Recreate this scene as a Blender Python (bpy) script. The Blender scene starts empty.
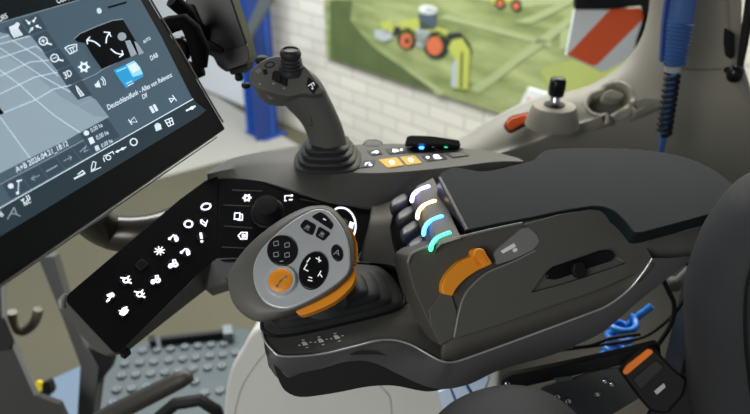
import bpy, bmesh, math, random
from mathutils import Vector as V, Matrix
random.seed(4)
SC = bpy.context.scene; COL = SC.collection
# ------------------------------------------------------------------ camera
F = 720.0; PITCH = math.radians(28); CAM = V((0, 0, 1.25))
cp, sp = math.cos(PITCH), math.sin(PITCH)
cd = bpy.data.cameras.new('camera'); co = bpy.data.objects.new('camera', cd); COL.objects.link(co)
cd.sensor_width = 36; cd.lens = F/750*36; cd.clip_start = .02; cd.clip_end = 60
co.location = CAM; co.rotation_euler = (math.pi/2-PITCH, 0, 0); SC.camera = co
cd.dof.use_dof = True; cd.dof.focus_distance = 0.76; cd.dof.aperture_fstop = 5.4

def ray(x, y):
    a = (x-375)/F; b = (207-y)/F
    return V((a, cp+b*sp, -sp+b*cp))
def Z(x, y, z):
    d = ray(x, y); return CAM+d*((z-CAM.z)/d.z)
def Y(x, y, yy):
    d = ray(x, y); return CAM+d*(yy/d.y)
class Plane:
    def __init__(s, p, n):
        s.p = V(p); s.n = V(n).normalized()
        if s.n.dot(CAM-s.p) < 0: s.n = -s.n
    def at(s, x, y, lift=0):
        d = ray(x, y); t = (s.p+s.n*lift-CAM).dot(s.n)/d.dot(s.n); return CAM+d*t
    def off(s, d): return Plane(s.p+s.n*d, s.n)
    def frame(s, c, u, lift=0):
        o = s.at(*c, lift); e = s.at(*u, lift)-o; L = e.length; e.normalize()
        return o, e, s.n.cross(e), L
def P3(a, b, c): return Plane(a, (b-a).cross(c-a))

# ------------------------------------------------------------------ materials
def lin(c):
    return tuple(((v/255)/12.92 if v/255 <= .04045 else ((v/255+.055)/1.055)**2.4) for v in c)
def mat(name, rgb, rough=.5, metal=0, emit=0, noise=0, bump=0, scale=60, spec=.5, coat=0, alpha=1, trans=0):
    m = bpy.data.materials.new(name); m.use_nodes = True; nt = m.node_tree; b = nt.nodes['Principled BSDF']
    c = (*lin(rgb), 1); b.inputs['Base Color'].default_value = c
    b.inputs['Roughness'].default_value = rough; b.inputs['Metallic'].default_value = metal
    b.inputs['Specular IOR Level'].default_value = spec; b.inputs['Coat Weight'].default_value = coat
    b.inputs['Coat Roughness'].default_value = .08
    b.inputs['Transmission Weight'].default_value = trans; b.inputs['Alpha'].default_value = alpha
    if emit: b.inputs['Emission Color'].default_value = c; b.inputs['Emission Strength'].default_value = emit
    if noise or bump:
        tc = nt.nodes.new('ShaderNodeTexCoord'); n = nt.nodes.new('ShaderNodeTexNoise')
        n.inputs['Scale'].default_value = scale; n.inputs['Detail'].default_value = 5
        nt.links.new(tc.outputs['Object'], n.inputs['Vector'])
        if noise:
            mx = nt.nodes.new('ShaderNodeMix'); mx.data_type = 'RGBA'
            mx.inputs[6].default_value = tuple(v*(1-noise) for v in c[:3])+(1,); mx.inputs[7].default_value = tuple(min(1, v*(1+noise)) for v in c[:3])+(1,)
            nt.links.new(n.outputs['Fac'], mx.inputs[0]); nt.links.new(mx.outputs[2], b.inputs['Base Color'])
        if bump:
            bp = nt.nodes.new('ShaderNodeBump'); bp.inputs['Strength'].default_value = bump; bp.inputs['Distance'].default_value = .002
            nt.links.new(n.outputs['Fac'], bp.inputs['Height']); nt.links.new(bp.outputs['Normal'], b.inputs['Normal'])
    return m
M = {}
def dm(k, *a, **kw): M[k] = mat(k.replace('_', ' '), *a, **kw)
dm('console', (84, 83, 79), .55, bump=.12, scale=900, spec=.3)
dm('console_dark', (80, 77, 71), .55, bump=.12, scale=900, spec=.3)
dm('console_low', (84, 85, 84), .5, bump=.1, scale=900, spec=.3)
dm('underside', (42, 42, 41), .55, spec=.3)
dm('black_gloss', (10, 10, 12), .32, spec=.35)
dm('key_black', (20, 20, 25), .35, spec=.35)
dm('black_matte', (16, 16, 17), .6, spec=.3)
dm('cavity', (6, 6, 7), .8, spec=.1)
dm('paddle', (54, 56, 62), .4)
dm('rubber', (44, 45, 45), .55, bump=.05, scale=500)
dm('pad', (25, 33, 36), .6, spec=.12, bump=.2, scale=1400)
dm('grip', (96, 94, 88), .5, bump=.08, scale=900)
dm('silver', (192, 196, 198), .36, metal=.25)
dm('chrome', (210, 212, 214), .2, metal=1)
dm('trim', (205, 206, 205), .3, metal=.6)
dm('rim', (118, 118, 114), .4)
dm('orange', (236, 146, 26), .42)
dm('buckle_orange', (240, 124, 24), .42)
dm('orange_red', (235, 96, 30), .45)
dm('yellow_key', (204, 164, 16), .4)
dm('label', (122, 122, 118), .5)
dm('print_white', (238, 238, 236), .6)
dm('icon_white', (236, 240, 255), .5, emit=1.7)
dm('icon_grey', (150, 152, 155), .5, emit=.10)
dm('icon_soft', (225, 228, 230), .5, emit=.42)
dm('icon_dim', (112, 128, 138), .5, emit=.5)
dm('led_violet', (205, 186, 255), .4, emit=5)
dm('led_warm', (255, 226, 160), .4, emit=3)
dm('led_blue', (60, 150, 255), .4, emit=6)
dm('led_green', (60, 225, 140), .4, emit=3.6)
dm('bezel', (21, 22, 22), .42, spec=.4)
dm('bezel_edge', (150, 150, 146), .35, metal=.6)
dm('scr_panel', (78, 98, 112), .25, emit=.7, spec=.2)
dm('scr_tile', (66, 84, 97), .25, emit=.6, spec=.2)
dm('scr_map', (142, 160, 172), .25, emit=.85, spec=.2)
dm('scr_map_dark', (132, 150, 164), .25, emit=.8, spec=.2)
dm('scr_bar', (52, 66, 74), .25, emit=.6, spec=.2)
dm('scr_head', (30, 38, 42), .25, emit=.35, spec=.2)
dm('scr_line', (190, 206, 216), .25, emit=1)
dm('scr_black', (10, 11, 16), .25, emit=.3, spec=.2)
dm('scr_white', (222, 234, 242), .25, emit=.85)
dm('scr_mid', (150, 164, 174), .25, emit=.75)
dm('scr_blue', (44, 152, 208), .25, emit=.85)
dm('scr_cyan', (150, 214, 232), .25, emit=.85)
dm('beige', (136, 132, 119), .55, bump=.05, scale=300)
dm('cream', (194, 195, 187), .6, noise=.06, scale=9)
dm('ledge', (146, 150, 148), .5)
dm('cup', (104, 104, 98), .6)
dm('blue_paint', (44, 92, 176), .45)
dm('blue_dark', (30, 58, 128), .5)
dm('blue_plastic', (60, 96, 152), .4)
dm('blue_hose', (40, 128, 220), .3)
dm('grey_steel', (106, 114, 118), .45, metal=.3)
dm('plate_steel', (62, 71, 73), .5, metal=.25, noise=.08, scale=14)
dm('dark_steel', (44, 46, 46), .4, metal=.4)
dm('rail_grey', (88, 90, 88), .45, metal=.2)
dm('arm_dark', (62, 60, 55), .28, metal=.5)
dm('tube_dark', (50, 48, 42), .5)
dm('fender', (46, 45, 42), .6)
dm('seat', (44, 45, 47), .75, bump=.25, scale=1200)
dm('red_board', (246, 100, 48), .5)
dm('white_board', (236, 241, 243), .5)
dm('white_paint', (222, 226, 230), .6)
dm('yellow_lamp', (240, 214, 40), .4, emit=.25)
dm('pale_blue', (186, 204, 226), .5)
dm('step_blue', (78, 100, 122), .5)
dm('handle', (108, 102, 84), .5)
dm('concrete', (76, 72, 55), .75, noise=.16, scale=1.6)
dm('pit', (40, 41, 40), .8)

# ------------------------------------------------------------------ mesh helpers
def link(name, me, m, parent=None):
    o = bpy.data.objects.new(name, me); COL.objects.link(o)
    for k in (m if isinstance(m, (list, tuple)) else [m]): me.materials.append(M[k])
    if parent is not None:
        o.parent = parent
        if parent.type == 'EMPTY': o.matrix_parent_inverse = Matrix.Translation(-V(parent.location))
    return o
def thing(name, label, cat, loc, group=None):
    o = bpy.data.objects.new(name, None); COL.objects.link(o); o.location = loc; o.empty_display_size = .02
    return tag(o, label, cat, group)
def tag(o, label, cat, group=None, kind=None):
    if label: o['label'] = label
    if cat: o['category'] = cat
    if group: o['group'] = group
    if kind: o['kind'] = kind
    return o
def setting(o, label=None):
    o['kind'] = 'structure'
    if label: o['label'] = label
    return o
def finish(bm, name, m, parent, bevel=0, seg=3, sub=0, smooth=True, ang=32):
    bmesh.ops.recalc_face_normals(bm, faces=bm.faces)
    me = bpy.data.meshes.new(name); bm.to_mesh(me); bm.free()
    o = link(name, me, m, parent)
    if smooth:
        for p in me.polygons: p.use_smooth = True
    if bevel:
        b = o.modifiers.new('bevel', 'BEVEL'); b.width = bevel; b.segments = seg; b.limit_method = 'ANGLE'; b.angle_limit = math.radians(ang)
        b.use_clamp_overlap = True
        w = o.modifiers.new('wn', 'WEIGHTED_NORMAL'); w.keep_sharp = True
    if sub:
        s = o.modifiers.new('sub', 'SUBSURF'); s.levels = sub; s.render_levels = sub
    elif smooth and not bevel:
        me.set_sharp_from_angle(angle=math.radians(50))
    return o
def solid(name, front, back, m, parent=None, bevel=.001, seg=3, sub=0, smooth=True, ang=32):
    bm = bmesh.new()
    f = [bm.verts.new(p) for p in front]; b = [bm.verts.new(p) for p in back]
    bm.faces.new(f); bm.faces.new(b[::-1]); n = len(f)
    for i in range(n): bm.faces.new((f[i], b[i], b[(i+1) % n], f[(i+1) % n]))
    return finish(bm, name, m, parent, bevel, seg, sub, smooth, ang)
def prism(name, pl, px, depth, m, parent=None, lift=0, bevel=.001, seg=3, taper=0):
    f = [pl.at(x, y, lift) for x, y in px]; c = sum(f, V())/len(f)
    b = [p+(p-c)*taper-pl.n*depth for p in f]
    return solid(name, f, b, m, parent, bevel, seg)
def holed(name, pl, outer, holes, depth, m, parent=None, lift=0, bevel=.001):
    bm = bmesh.new()
    def loop(px):
        v = [bm.verts.new(pl.at(x, y, lift)) for x, y in px]
        return [bm.edges.new((v[i], v[(i+1) % len(v)])) for i in range(len(v))]
    E_ = loop(outer)
    for h in holes: E_ += loop(h)
    bmesh.ops.triangle_fill(bm, use_beauty=True, use_dissolve=False, edges=E_)
    r = bmesh.ops.extrude_face_region(bm, geom=bm.faces[:])
    bmesh.ops.translate(bm, verts=[g for g in r['geom'] if isinstance(g, bmesh.types.BMVert)], vec=-pl.n*depth)
    return finish(bm, name, m, parent, bevel, 2)
def loft(name, rows, m, parent=None, close=False, caps=False, sub=0, bevel=0, thick=0, sharp=50):
    bm = bmesh.new(); R = [[bm.verts.new(p) for p in r] for r in rows]
    n = len(R[0])
    for a, b in zip(R, R[1:]):
        for i in range(n if close else n-1):
            bm.faces.new((a[i], a[(i+1) % n], b[(i+1) % n], b[i]))
    if caps: bm.faces.new(R[0][::-1]); bm.faces.new(R[-1])
    o = finish(bm, name, m, parent, bevel, 3, 0)
    if thick:
        s = o.modifiers.new('th', 'SOLIDIFY'); s.thickness = thick; s.offset = -1
    if sub:
        s = o.modifiers.new('sub', 'SUBSURF'); s.levels = sub; s.render_levels = sub
    return o
def tube(name, pts, r, m, parent=None, n=12, sy=1):
    pts = [V(p) for p in pts]; rs = r if isinstance(r, (list, tuple)) else [r]*len(pts)
    rows = []; t0 = (pts[1]-pts[0]).normalized()
    up = V((0, 0, 1)) if abs(t0.z) < .9 else V((1, 0, 0))
    a = (up-t0*up.dot(t0)).normalized()
    for i, p in enumerate(pts):
        t = (pts[min(i+1, len(pts)-1)]-pts[max(i-1, 0)]).normalized()
        a = (a-t*a.dot(t)).normalized(); b = t.cross(a)
        rows.append([p+(a*math.cos(k*math.tau/n)+b*math.sin(k*math.tau/n)*sy)*rs[i] for k in range(n)])
    return loft(name, rows, m, parent, close=True, caps=True)
def lathe(name, c, axis, prof, m, parent=None, n=32, sq=1, sx=1, xdir=None, sharp=50):
    ax = V(axis).normalized(); x = V(xdir) if xdir is not None else (V((1, 0, 0)) if abs(ax.x) < .9 else V((0, 1, 0)))
    x = (x-ax*x.dot(ax)).normalized(); y = ax.cross(x); rows = []
    for r, h in prof:
        row = []
        for k in range(n):
            t = k*math.tau/n; ct, st = math.cos(t), math.sin(t)
            ct = math.copysign(abs(ct)**sq, ct); st = math.copysign(abs(st)**sq, st)
            row.append(V(c)+ax*h+(x*ct*sx+y*st)*max(r, 1e-4))
        rows.append(row)
    return loft(name, rows, m, parent, close=True, caps=True)
def crv(pts, k=6, closed=False):
    n = len(pts); out = []
    D = len(pts[0])
    for i in range(n if closed else n-1):
        g = lambda j: pts[j % n] if closed else pts[max(0, min(n-1, j))]
        p0, p1, p2, p3 = g(i-1), g(i), g(i+1), g(i+2)
        for s in range(k):
            t = s/k
            out.append(tuple(.5*(2*p1[d]+(p2[d]-p0[d])*t+(2*p0[d]-5*p1[d]+4*p2[d]-p3[d])*t*t+(3*p1[d]-p0[d]-3*p2[d]+p3[d])*t**3) for d in range(D)))
    if not closed: out.append(tuple(pts[-1]))
    return out
def rp(pts, r=3, k=4):
    out = []; n = len(pts)
    for i in range(n):
        a, b, c = V(pts[i-1]), V(pts[i]), V(pts[(i+1) % n])
        d1 = (a-b); d2 = (c-b); l = min(r, d1.length*.45, d2.length*.45)
        p, q = b+d1.normalized()*l, b+d2.normalized()*l
        for s in range(k+1):
            t = s/k; out.append(tuple(p*(1-t)**2+b*2*t*(1-t)+q*t*t))
    return out
def ell(cx, cy, rx, ry, rot=0, n=24):
    c, s = math.cos(math.radians(rot)), math.sin(math.radians(rot))
    return [(cx+rx*math.cos(t)*c-ry*math.sin(t)*s, cy+rx*math.cos(t)*s+ry*math.sin(t)*c) for t in [k*math.tau/n for k in range(n)]]

class Flat:                                             # printed / lit artwork lying on a plane, several colours in one mesh
    def __init__(s, pl, lift=.0004, to3=None): s.pl = pl; s.l = lift; s.f = []; s.m = []; s.to3 = to3 or (lambda x, y, l: pl.at(x, y, l)); s.k = .66 if to3 else 1
    def poly(s, pts, m, dl=0):
        s.f.append(([s.to3(x, y, s.l+dl) for x, y in pts], m)); return s
    def line(s, pts, w, m, dl=0):
        for a, b in zip(pts, pts[1:]):
            a, b = V(a), V(b); d = (b-a); L = d.length
            if L < 1e-6: continue
            d /= L; w_ = w*s.k; nn = V((-d.y, d.x))*w_/2; e = d*w_*.3
            s.poly([a-e+nn, b+e+nn, b+e-nn, a-e-nn], m, dl)
        return s
    def ring(s, c, rx, ry, w, m, rot=0, a0=0, a1=360, n=22, dl=0):
        cr, sr = math.cos(math.radians(rot)), math.sin(math.radians(rot)); w = w*(s.k+1)/2; T = [math.radians(a0+(a1-a0)*k/n) for k in range(n+1)]
        q = lambda r1, r2, t: (c[0]+r1*math.cos(t)*cr-r2*math.sin(t)*sr, c[1]+r1*math.cos(t)*sr+r2*math.sin(t)*cr)
        for t, t2 in zip(T, T[1:]):
            s.poly([q(rx+w/2, ry+w/2, t), q(rx+w/2, ry+w/2, t2), q(rx-w/2, ry-w/2, t2), q(rx-w/2, ry-w/2, t)], m, dl)
        return s
    def disc(s, c, rx, ry, m, rot=0, dl=0, n=18): return s.poly(ell(c[0], c[1], rx, ry, rot, n), m, dl)
    def build(s, name, parent=None):
        ms = []; bm = bmesh.new()
        for pts, m in s.f:
            if m not in ms: ms.append(m)
            pts = [V(p) for p in pts]
            nn = V()
            for i in range(len(pts)): nn += (pts[i]-pts[0]).cross(pts[(i+1) % len(pts)]-pts[0])
            if nn.dot(s.pl.n) < 0: pts = pts[::-1]
            f = bm.faces.new([bm.verts.new(p) for p in pts]); f.material_index = ms.index(m)
        me = bpy.data.meshes.new(name); bm.to_mesh(me); bm.free()
        return link(name, me, ms, parent)
def icon(pl, c, u, size, m, lift=.0006):                # artwork drawn in a small square of its own, -1..1, lying on the plane
    o, e, v, L = pl.frame(c, u, lift); k = L/math.hypot(u[0]-c[0], u[1]-c[1])*size
    return Flat(pl, 0, lambda x, y, l: o+e*x*k+v*y*k+pl.n*l)
def text(name, s, pl, p0, p1, m, parent, lift=.0006, bold=0):
    cu = bpy.data.curves.new(name, 'FONT'); cu.body = s; cu.size = 1; cu.resolution_u = 3; cu.offset = bold
    to = bpy.data.objects.new('t', cu); COL.objects.link(to); bpy.context.view_layer.update()
    me = bpy.data.meshes.new_from_object(to.evaluated_get(bpy.context.evaluated_depsgraph_get())); bpy.data.objects.remove(to)
    o, e, v, L = pl.frame(p0, p1, lift)
    xs = [q.co.x for q in me.vertices]; x0, w = min(xs), max(xs)-min(xs); k = L/w
    for q in me.vertices: q.co = o+e*(q.co.x-x0)*k+v*q.co.y*k
    me.materials.clear(); me.update()
    return link(name, me, m, parent)
def blob(name, c, rad, m, parent=None, n=20, rot=None, p=2.4):
    bm = bmesh.new(); bmesh.ops.create_uvsphere(bm, u_segments=n*2, v_segments=n, radius=1)
    for q in bm.verts:
        d = q.co.normalized(); s = (abs(d.x)**p+abs(d.y)**p+abs(d.z)**p)**(-1/p); d = d*s
        d = V((d.x*rad[0], d.y*rad[1], d.z*rad[2]))
        if rot: d = rot @ d
        q.co = V(c)+d
    return finish(bm, name, m, parent)
SH = lambda pts, d: [V(p)+V(d) for p in pts]

# ================================================================== THE HALL
FZ = -1.40
wa, wb = Z(329, 57, -.57), Z(520, 118, -.57); wd = (wb-wa); wd.z = 0; wd.normalize(); wn = V((wd.y, -wd.x, 0))
WALL = Plane(wa, wn); wn = WALL.n
def brick():
    m = bpy.data.materials.new('white painted brick'); m.use_nodes = True; nt = m.node_tree; b = nt.nodes['Principled BSDF']
    g = nt.nodes.new('ShaderNodeNewGeometry'); dt = nt.nodes.new('ShaderNodeVectorMath'); dt.operation = 'DOT_PRODUCT'; dt.inputs[1].default_value = wd
    sx = nt.nodes.new('ShaderNodeSeparateXYZ'); cb = nt.nodes.new('ShaderNodeCombineXYZ')
    nt.links.new(g.outputs['Position'], dt.inputs[0]); nt.links.new(g.outputs['Position'], sx.inputs[0])
    nt.links.new(dt.outputs['Value'], cb.inputs[0]); nt.links.new(sx.outputs['Z'], cb.inputs[1])
    t = nt.nodes.new('ShaderNodeTexBrick'); nt.links.new(cb.outputs[0], t.inputs['Vector'])
    t.inputs['Color1'].default_value = (*lin((226, 222, 208)), 1); t.inputs['Color2'].default_value = (*lin((216, 213, 200)), 1); t.inputs['Mortar'].default_value = (*lin((190, 188, 176)), 1)
    t.inputs['Scale'].default_value = 1; t.inputs['Brick Width'].default_value = .36; t.inputs['Row Height'].default_value = .115; t.inputs['Mortar Size'].default_value = .008
    nt.links.new(t.outputs['Color'], b.inputs['Base Color']); b.inputs['Roughness'].default_value = .7
    bp = nt.nodes.new('ShaderNodeBump'); bp.inputs['Strength'].default_value = .5; bp.inputs['Distance'].default_value = .01; bp.invert = True
    nt.links.new(t.outputs['Fac'], bp.inputs['Height']); nt.links.new(bp.outputs['Normal'], b.inputs['Normal'])
    return m
M['brick'] = brick()
def box_between(name, a, b, h0, h1, d, m, parent=None, bevel=0):   # upright slab along the hall wall
    f = [V((a.x, a.y, h0)), V((b.x, b.y, h0)), V((b.x, b.y, h1)), V((a.x, a.y, h1))]
    return solid(name, f, [p-wn*d for p in f], m, parent, bevel)
w0 = wa-wd*5; w1 = wa+wd*4.6
setting(box_between('wall_back', w0, w1, FZ, 3.2, .3, 'brick'), 'white painted brick hall wall')
fl = [V((-6, -2.5, FZ)), V((5, -2.5, FZ)), V((5, 12, FZ)), V((-6, 12, FZ))]
setting(solid('floor', fl, SH(fl, (0, 0, -.1)), 'concrete', None, 0), 'beige concrete hall floor')

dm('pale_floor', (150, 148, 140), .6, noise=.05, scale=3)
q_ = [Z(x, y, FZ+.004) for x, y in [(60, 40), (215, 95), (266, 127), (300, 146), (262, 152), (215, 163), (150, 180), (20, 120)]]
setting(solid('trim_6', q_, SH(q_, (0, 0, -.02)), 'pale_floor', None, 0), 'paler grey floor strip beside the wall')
# bluish white door left of the blue column
da, db = WALL.at(172, 60), WALL.at(258, 100); da = da-wd*.9
dr = box_between('door_1', da+wn*.05, db+wn*.05, FZ+.02, 2.6, .05, 'white_paint'); setting(dr, 'pale white door leaf')

# blue steel column with a diagonal brace
cb_ = Z(274, 134, FZ)+wn*.05; cx = wd
col = thing('steel_column', 'blue painted steel column standing in front of the white wall', 'column', (cb_.x, cb_.y, FZ))
def upright(name, c, hw, hd, h0, h1, m, par, yaw=None, bevel=.004):
    u = wd; w = wn
    f = [c-u*hw-w*hd, c+u*hw-w*hd, c+u*hw+w*hd, c-u*hw+w*hd]
    a = [V((p.x, p.y, h0)) for p in f]; b = [V((p.x, p.y, h1)) for p in f]
    return solid(name, a, b, m, par, bevel)
upright('flange', cb_+wd*.045+wn*.06, .010, .13, FZ, 3, 'blue_dark', col)
upright('web', cb_-wd*.05, .12, .008, FZ, 3, 'blue_paint', col)
upright('flange', cb_-wd*.17+wn*.03, .012, .11, FZ, 3, 'blue_paint', col)
upright('base_plate', cb_-wd*.06, .16, .14, FZ, FZ+.02, 'blue_dark', col)
CP = Plane(cb_+wn*.22, wn)
br = thing('brace_bar', 'grey diagonal bar crossing the top of the blue column', 'bar', CP.at(247, 36))
prism('bar', CP, [(243, 34), (262, -8), (274, -14), (272, 0), (249, 40)], .03, 'grey_steel', br)
prism('end_plate', CP, [(242, 33), (250, 34), (250, 42), (243, 42)], .02, 'grey_steel', br, lift=.006)

# poster of machines mowing a field
pa, pb = WALL.at(329, 57), WALL.at(600, 146)
PO = Plane(wa+wn*.03, wn)
def grass():
    m = mat('printed grass', (128, 142, 84), .6); nt = m.node_tree; b = nt.nodes['Principled BSDF']
    tc = nt.nodes.new('ShaderNodeTexCoord'); mp = nt.nodes.new('ShaderNodeMapping'); mp.inputs['Scale'].default_value = (1.1, 1.1, 5)
    n = nt.nodes.new('ShaderNodeTexNoise'); n.inputs['Scale'].default_value = 2.2; n.inputs['Detail'].default_value = 6
    cr = nt.nodes.new('ShaderNodeValToRGB'); e = cr.color_ramp.elements
    e[0].position = .3; e[0].color = (*lin((112, 126, 74)), 1); e[1].position = .72; e[1].color = (*lin((172, 182, 124)), 1)
    nt.links.new(tc.outputs['Object'], mp.inputs[0]); nt.links.new(mp.outputs[0], n.inputs[0]); nt.links.new(n.outputs[0], cr.inputs[0]); nt.links.new(cr.outputs[0], b.inputs['Base Color'])
    return m
M['grass'] = grass()
dm('grass_dark', (86, 101, 58), .6, noise=.25, scale=6)
dm('grass_pale', (164, 176, 126), .6, noise=.1, scale=8)
dm('grass_lime', (162, 172, 96), .6, noise=.1, scale=8)
dm('print_lime', (180, 188, 88), .6); dm('print_orange', (206, 108, 70), .6); dm('print_black', (42, 46, 44), .6); dm('print_grey', (176, 186, 184), .6); dm('print_white2', (232, 236, 232), .6); dm('print_blue', (74, 90, 98), .6)
pf = [V((wa.x, wa.y, wa.z)), wa+wd*2.9, wa+wd*2.9+V((0, 0, 3)), wa+V((0, 0, 3))]
po = thing('wall_poster', 'large poster of green tractors mowing a field, on the white wall', 'poster', wa+wn*.015)
solid('poster_sheet', SH(pf, wn*.03), SH(pf, wn*.012), 'grass', po, 0)
fp = Flat(PO, .004)
fp.poly([(330, 0), (352, 0), (350, 20), (372, 46), (400, 66), (436, 92), (400, 82), (352, 66), (330, 58)], 'grass_dark')
fp.poly([(440, 18), (497, 33), (552, 48), (552, 42), (500, 28), (446, 14)], 'grass_pale')
fp.poly([(470, 88), (492, 74), (520, 52), (552, 28), (575, 12), (575, 20), (545, 45), (520, 62), (498, 80), (478, 94)], 'grass_pale')
fp.poly([(515, 22), (545, 10), (565, 0), (580, -8), (580, -2), (556, 12), (530, 24)], 'grass_pale')
fp.poly([(560, 30), (640, 10), (640, 26), (560, 50)], 'grass_pale')
fp.poly([(540, 70), (600, 50), (640, 60), (640, 120), (560, 110)], 'grass_lime', -.001)
fp.poly([(430, -10), (520, 8), (600, 0), (600, -20), (430, -20)], 'grass_pale', -.0006)
fp.poly([(400, 62), (430, 82), (446, 92), (440, 96), (420, 84)], 'grass_pale')
fp.build('field_print', po)
ft = Flat(PO, .009)
ft.disc((407, 38.5), 10, 11, 'print_black').disc((436, 45), 13, 14, 'print_black')
ft.poly([(398, 22), (416, 18), (430, 26), (448, 30), (448, 42), (424, 46), (396, 34)], 'print_lime')
ft.poly([(416, 28), (430, 32), (424, 48), (416, 46)], 'print_grey')
ft.poly([(418, 14), (437, 14), (435, 30), (420, 30)], 'print_blue')
ft.disc((428, 9.6), 9.4, 4.6, 'print_white2', 6, .001).poly([(420, 7), (436, 8), (436.5, 13), (420, 12)], 'print_white2', .001)
ft.disc((406, 41), 6, 7.4, 'print_orange', 0, .0015).disc((434.5, 46), 8, 9.4, 'print_orange', 0, .0015)
ft.disc((407, 41), 2.4, 3, 'print_black', 0, .002).disc((435, 46), 3, 3.6, 'print_orange', 0, .002)
ft.poly([(380, 22), (392, 20), (394, 32), (384, 34)], 'print_lime', .001).poly([(374, 30), (390, 30), (393, 38), (384, 42), (375, 38)], 'print_grey', .001)
ft.poly([(392, 28), (400, 26), (402, 34), (393, 35)], 'print_black', .0005)
ft.poly([(446, 34), (460, 32), (470, 44), (472, 54), (462, 52), (450, 46)], 'print_black', .001)
ft.poly([(452, 40), (462, 38), (470, 50), (468, 90), (452, 88), (456, 62), (448, 48)], 'print_lime', .0015)
ft.poly([(452, 64), (457, 58), (457, 88), (451, 86)], 'print_grey', .002).poly([(461, 52), (463, 52), (462, 88), (460, 88)], 'print_black', .002)
ft.build('mower_print', po)
ft = Flat(PO, .009)
ft.poly([(489, -4), (500, -6), (516, -4), (520, 2), (492, 4)], 'print_lime').disc((500, 3), 5, 5.5, 'print_black', 0, .001).disc((500, 3.4), 3, 3.5, 'print_orange', 0, .002)
ft.disc((516, 5), 5.5, 6, 'print_black', 0, .001).disc((516, 6), 3.2, 3.6, 'print_orange', 0, .002)
ft.build('tractor_print', po)
# small white notice in front of the poster
NO = Plane(Z(530, 106, -.35), wn+V((.2, -.5, 0)))
nt_ = thing('notice_board', 'small white notice with red lettering below the poster field', 'sign', NO.at(530, 108))
prism('board', NO, [(528, 88), (556, 96), (550, 118), (518, 108)], .02, 'white_board', nt_, bevel=.002)
Flat(NO, .001).line([(527, 98), (533, 100)], 1.6, 'red_board').line([(533, 101), (529, 104)], 1.6, 'red_board').line([(525, 104), (532, 106)], 1.6, 'red_board').build('red_marks', nt_)

# red and white warning board hanging outside the rear window, with its lamp
WB = Plane(Y(605, 40, 2.3), (.1, -1, .35))
wbt = thing('warning_board', 'red and white striped warning board beyond the rear window', 'board', WB.at(600, 70))
bo = [(575, 8), (648, 7), (642, 30), (634, 52), (622, 63), (604, 72), (566, 55)]
prism('board_panel', WB, bo, .012, 'white_board', wbt, bevel=.002)
Flat(WB, .002).poly([(611, 8.6), (640, 8), (645, 17), (598, 64), (593, 66), (567, 54.5), (573, 49)], 'red_board').build('red_stripe', wbt)
prism('edge_strip', WB, [(645, 14), (655, 20), (650, 34), (640, 52), (634, 55), (637, 40), (642, 24)], .03, 'black_matte', wbt, lift=.006)
tube('mount_post', [WB.at(640, 30, -.012), WB.at(668, 26, -.02)+V((0, .02, 0)), WB.at(700, 26, -.02)+V((.0, .05, 0)), V((WB.at(706, 26).x, WB.at(706, 26).y+.05, FZ))], .015, 'black_matte', wbt, 10)
lh = thing('tail_lamp', 'black lamp housing above the striped warning board', 'lamp', WB.at(615, 8))
prism('housing', WB, rp([(575, -14), (666, -14), (658, 15), (652, 22), (646, 16), (644, 5), (612, 9), (576, 9)], 3), .022, 'black_matte', lh, lift=.026, bevel=.006)
prism('lens', WB, rp([(590, -12), (630, -12), (630, -2), (590, -2)], 2), .01, 'underside', lh, lift=.031)

# ================================================================== OUTSIDE STEP, LOWER LEFT
SZ = -.42
stp = thing('access_step', 'grey studded metal step platform below the console', 'step', Z(180, 380, SZ))
sf = [Z(x, y, SZ) for x, y in [(112, 352), (150, 340), (160, 336), (240, 328), (262, 330), (270, 430), (60, 430), (95, 384)]]
solid('tread_plate', sf, SH(sf, (0, 0, -.04)), 'plate_steel', stp, .004)
stl = [(143, 352), (157, 351), (171, 350), (185, 348), (198, 347), (211, 346), (224, 345), (125, 365), (140, 364), (154, 363), (169, 361.5), (183, 360), (196, 359), (210, 357), (223, 356), (236, 354), (122, 377), (136, 376), (151, 375), (165, 373.5), (179, 372), (193, 370), (208, 369), (222, 367.5), (117, 391), (132, 390), (147, 388.5), (163, 387), (178, 385), (195, 383), (113, 404), (130, 403), (148, 401), (205, 394), (220, 392)]
s0 = lathe('stud', Z(*stl[0], SZ), (0, 0, 1), [(.017, -.005), (.017, .004), (.012, .011), (.006, .011), (.004, .006)], 'grey_steel', stp, 14)
for q in stl[1:]:
    c = s0.copy(); COL.objects.link(c); c.parent = stp; c.matrix_parent_inverse = s0.matrix_parent_inverse.copy(); c.location = V(s0.location)+(Z(*q, SZ)-Z(*stl[0], SZ))
e1 = [Z(x, y, SZ+.03) for x, y in [(160, 336), (224, 329), (224, 332.5), (160, 339.5)]]
solid('edge_rail', e1, SH(e1, (0, 0, -.03)), 'black_matte', stp, .003)
e2 = [Z(x, y, SZ+.04) for x, y in [(222, 325), (232, 324), (233, 333), (223, 334)]]
solid('rail_cap', e2, SH(e2, (0, 0, -.04)), 'grey_steel', stp, .003)
e3 = [Z(x, y, SZ+.035) for x, y in [(148, 336), (154, 334), (156, 340), (150, 342)]]
solid('rail_foot', e3, SH(e3, (0, 0, -.04)), 'black_matte', stp, .003)
# dark grab tube in front of the step
gh = thing('grab_tube', 'dark grey rounded grab tube in front of the studded step', 'handle', Y(150, 400, 1.15))
tube('tube', [Y(x, y, 1.15) for x, y in [(70, 440), (110, 415), (150, 395), (180, 380), (189, 375.5), (191.5, 374)]], [.021, .021, .02, .0185, .015, .006], 'tube_dark', gh, 20)
tube('mount', [Y(x, y, 1.1) for x, y in [(150, 425), (175, 404), (200, 400), (216, 410), (224, 432)]], .013, 'black_matte', gh, 14)

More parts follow.
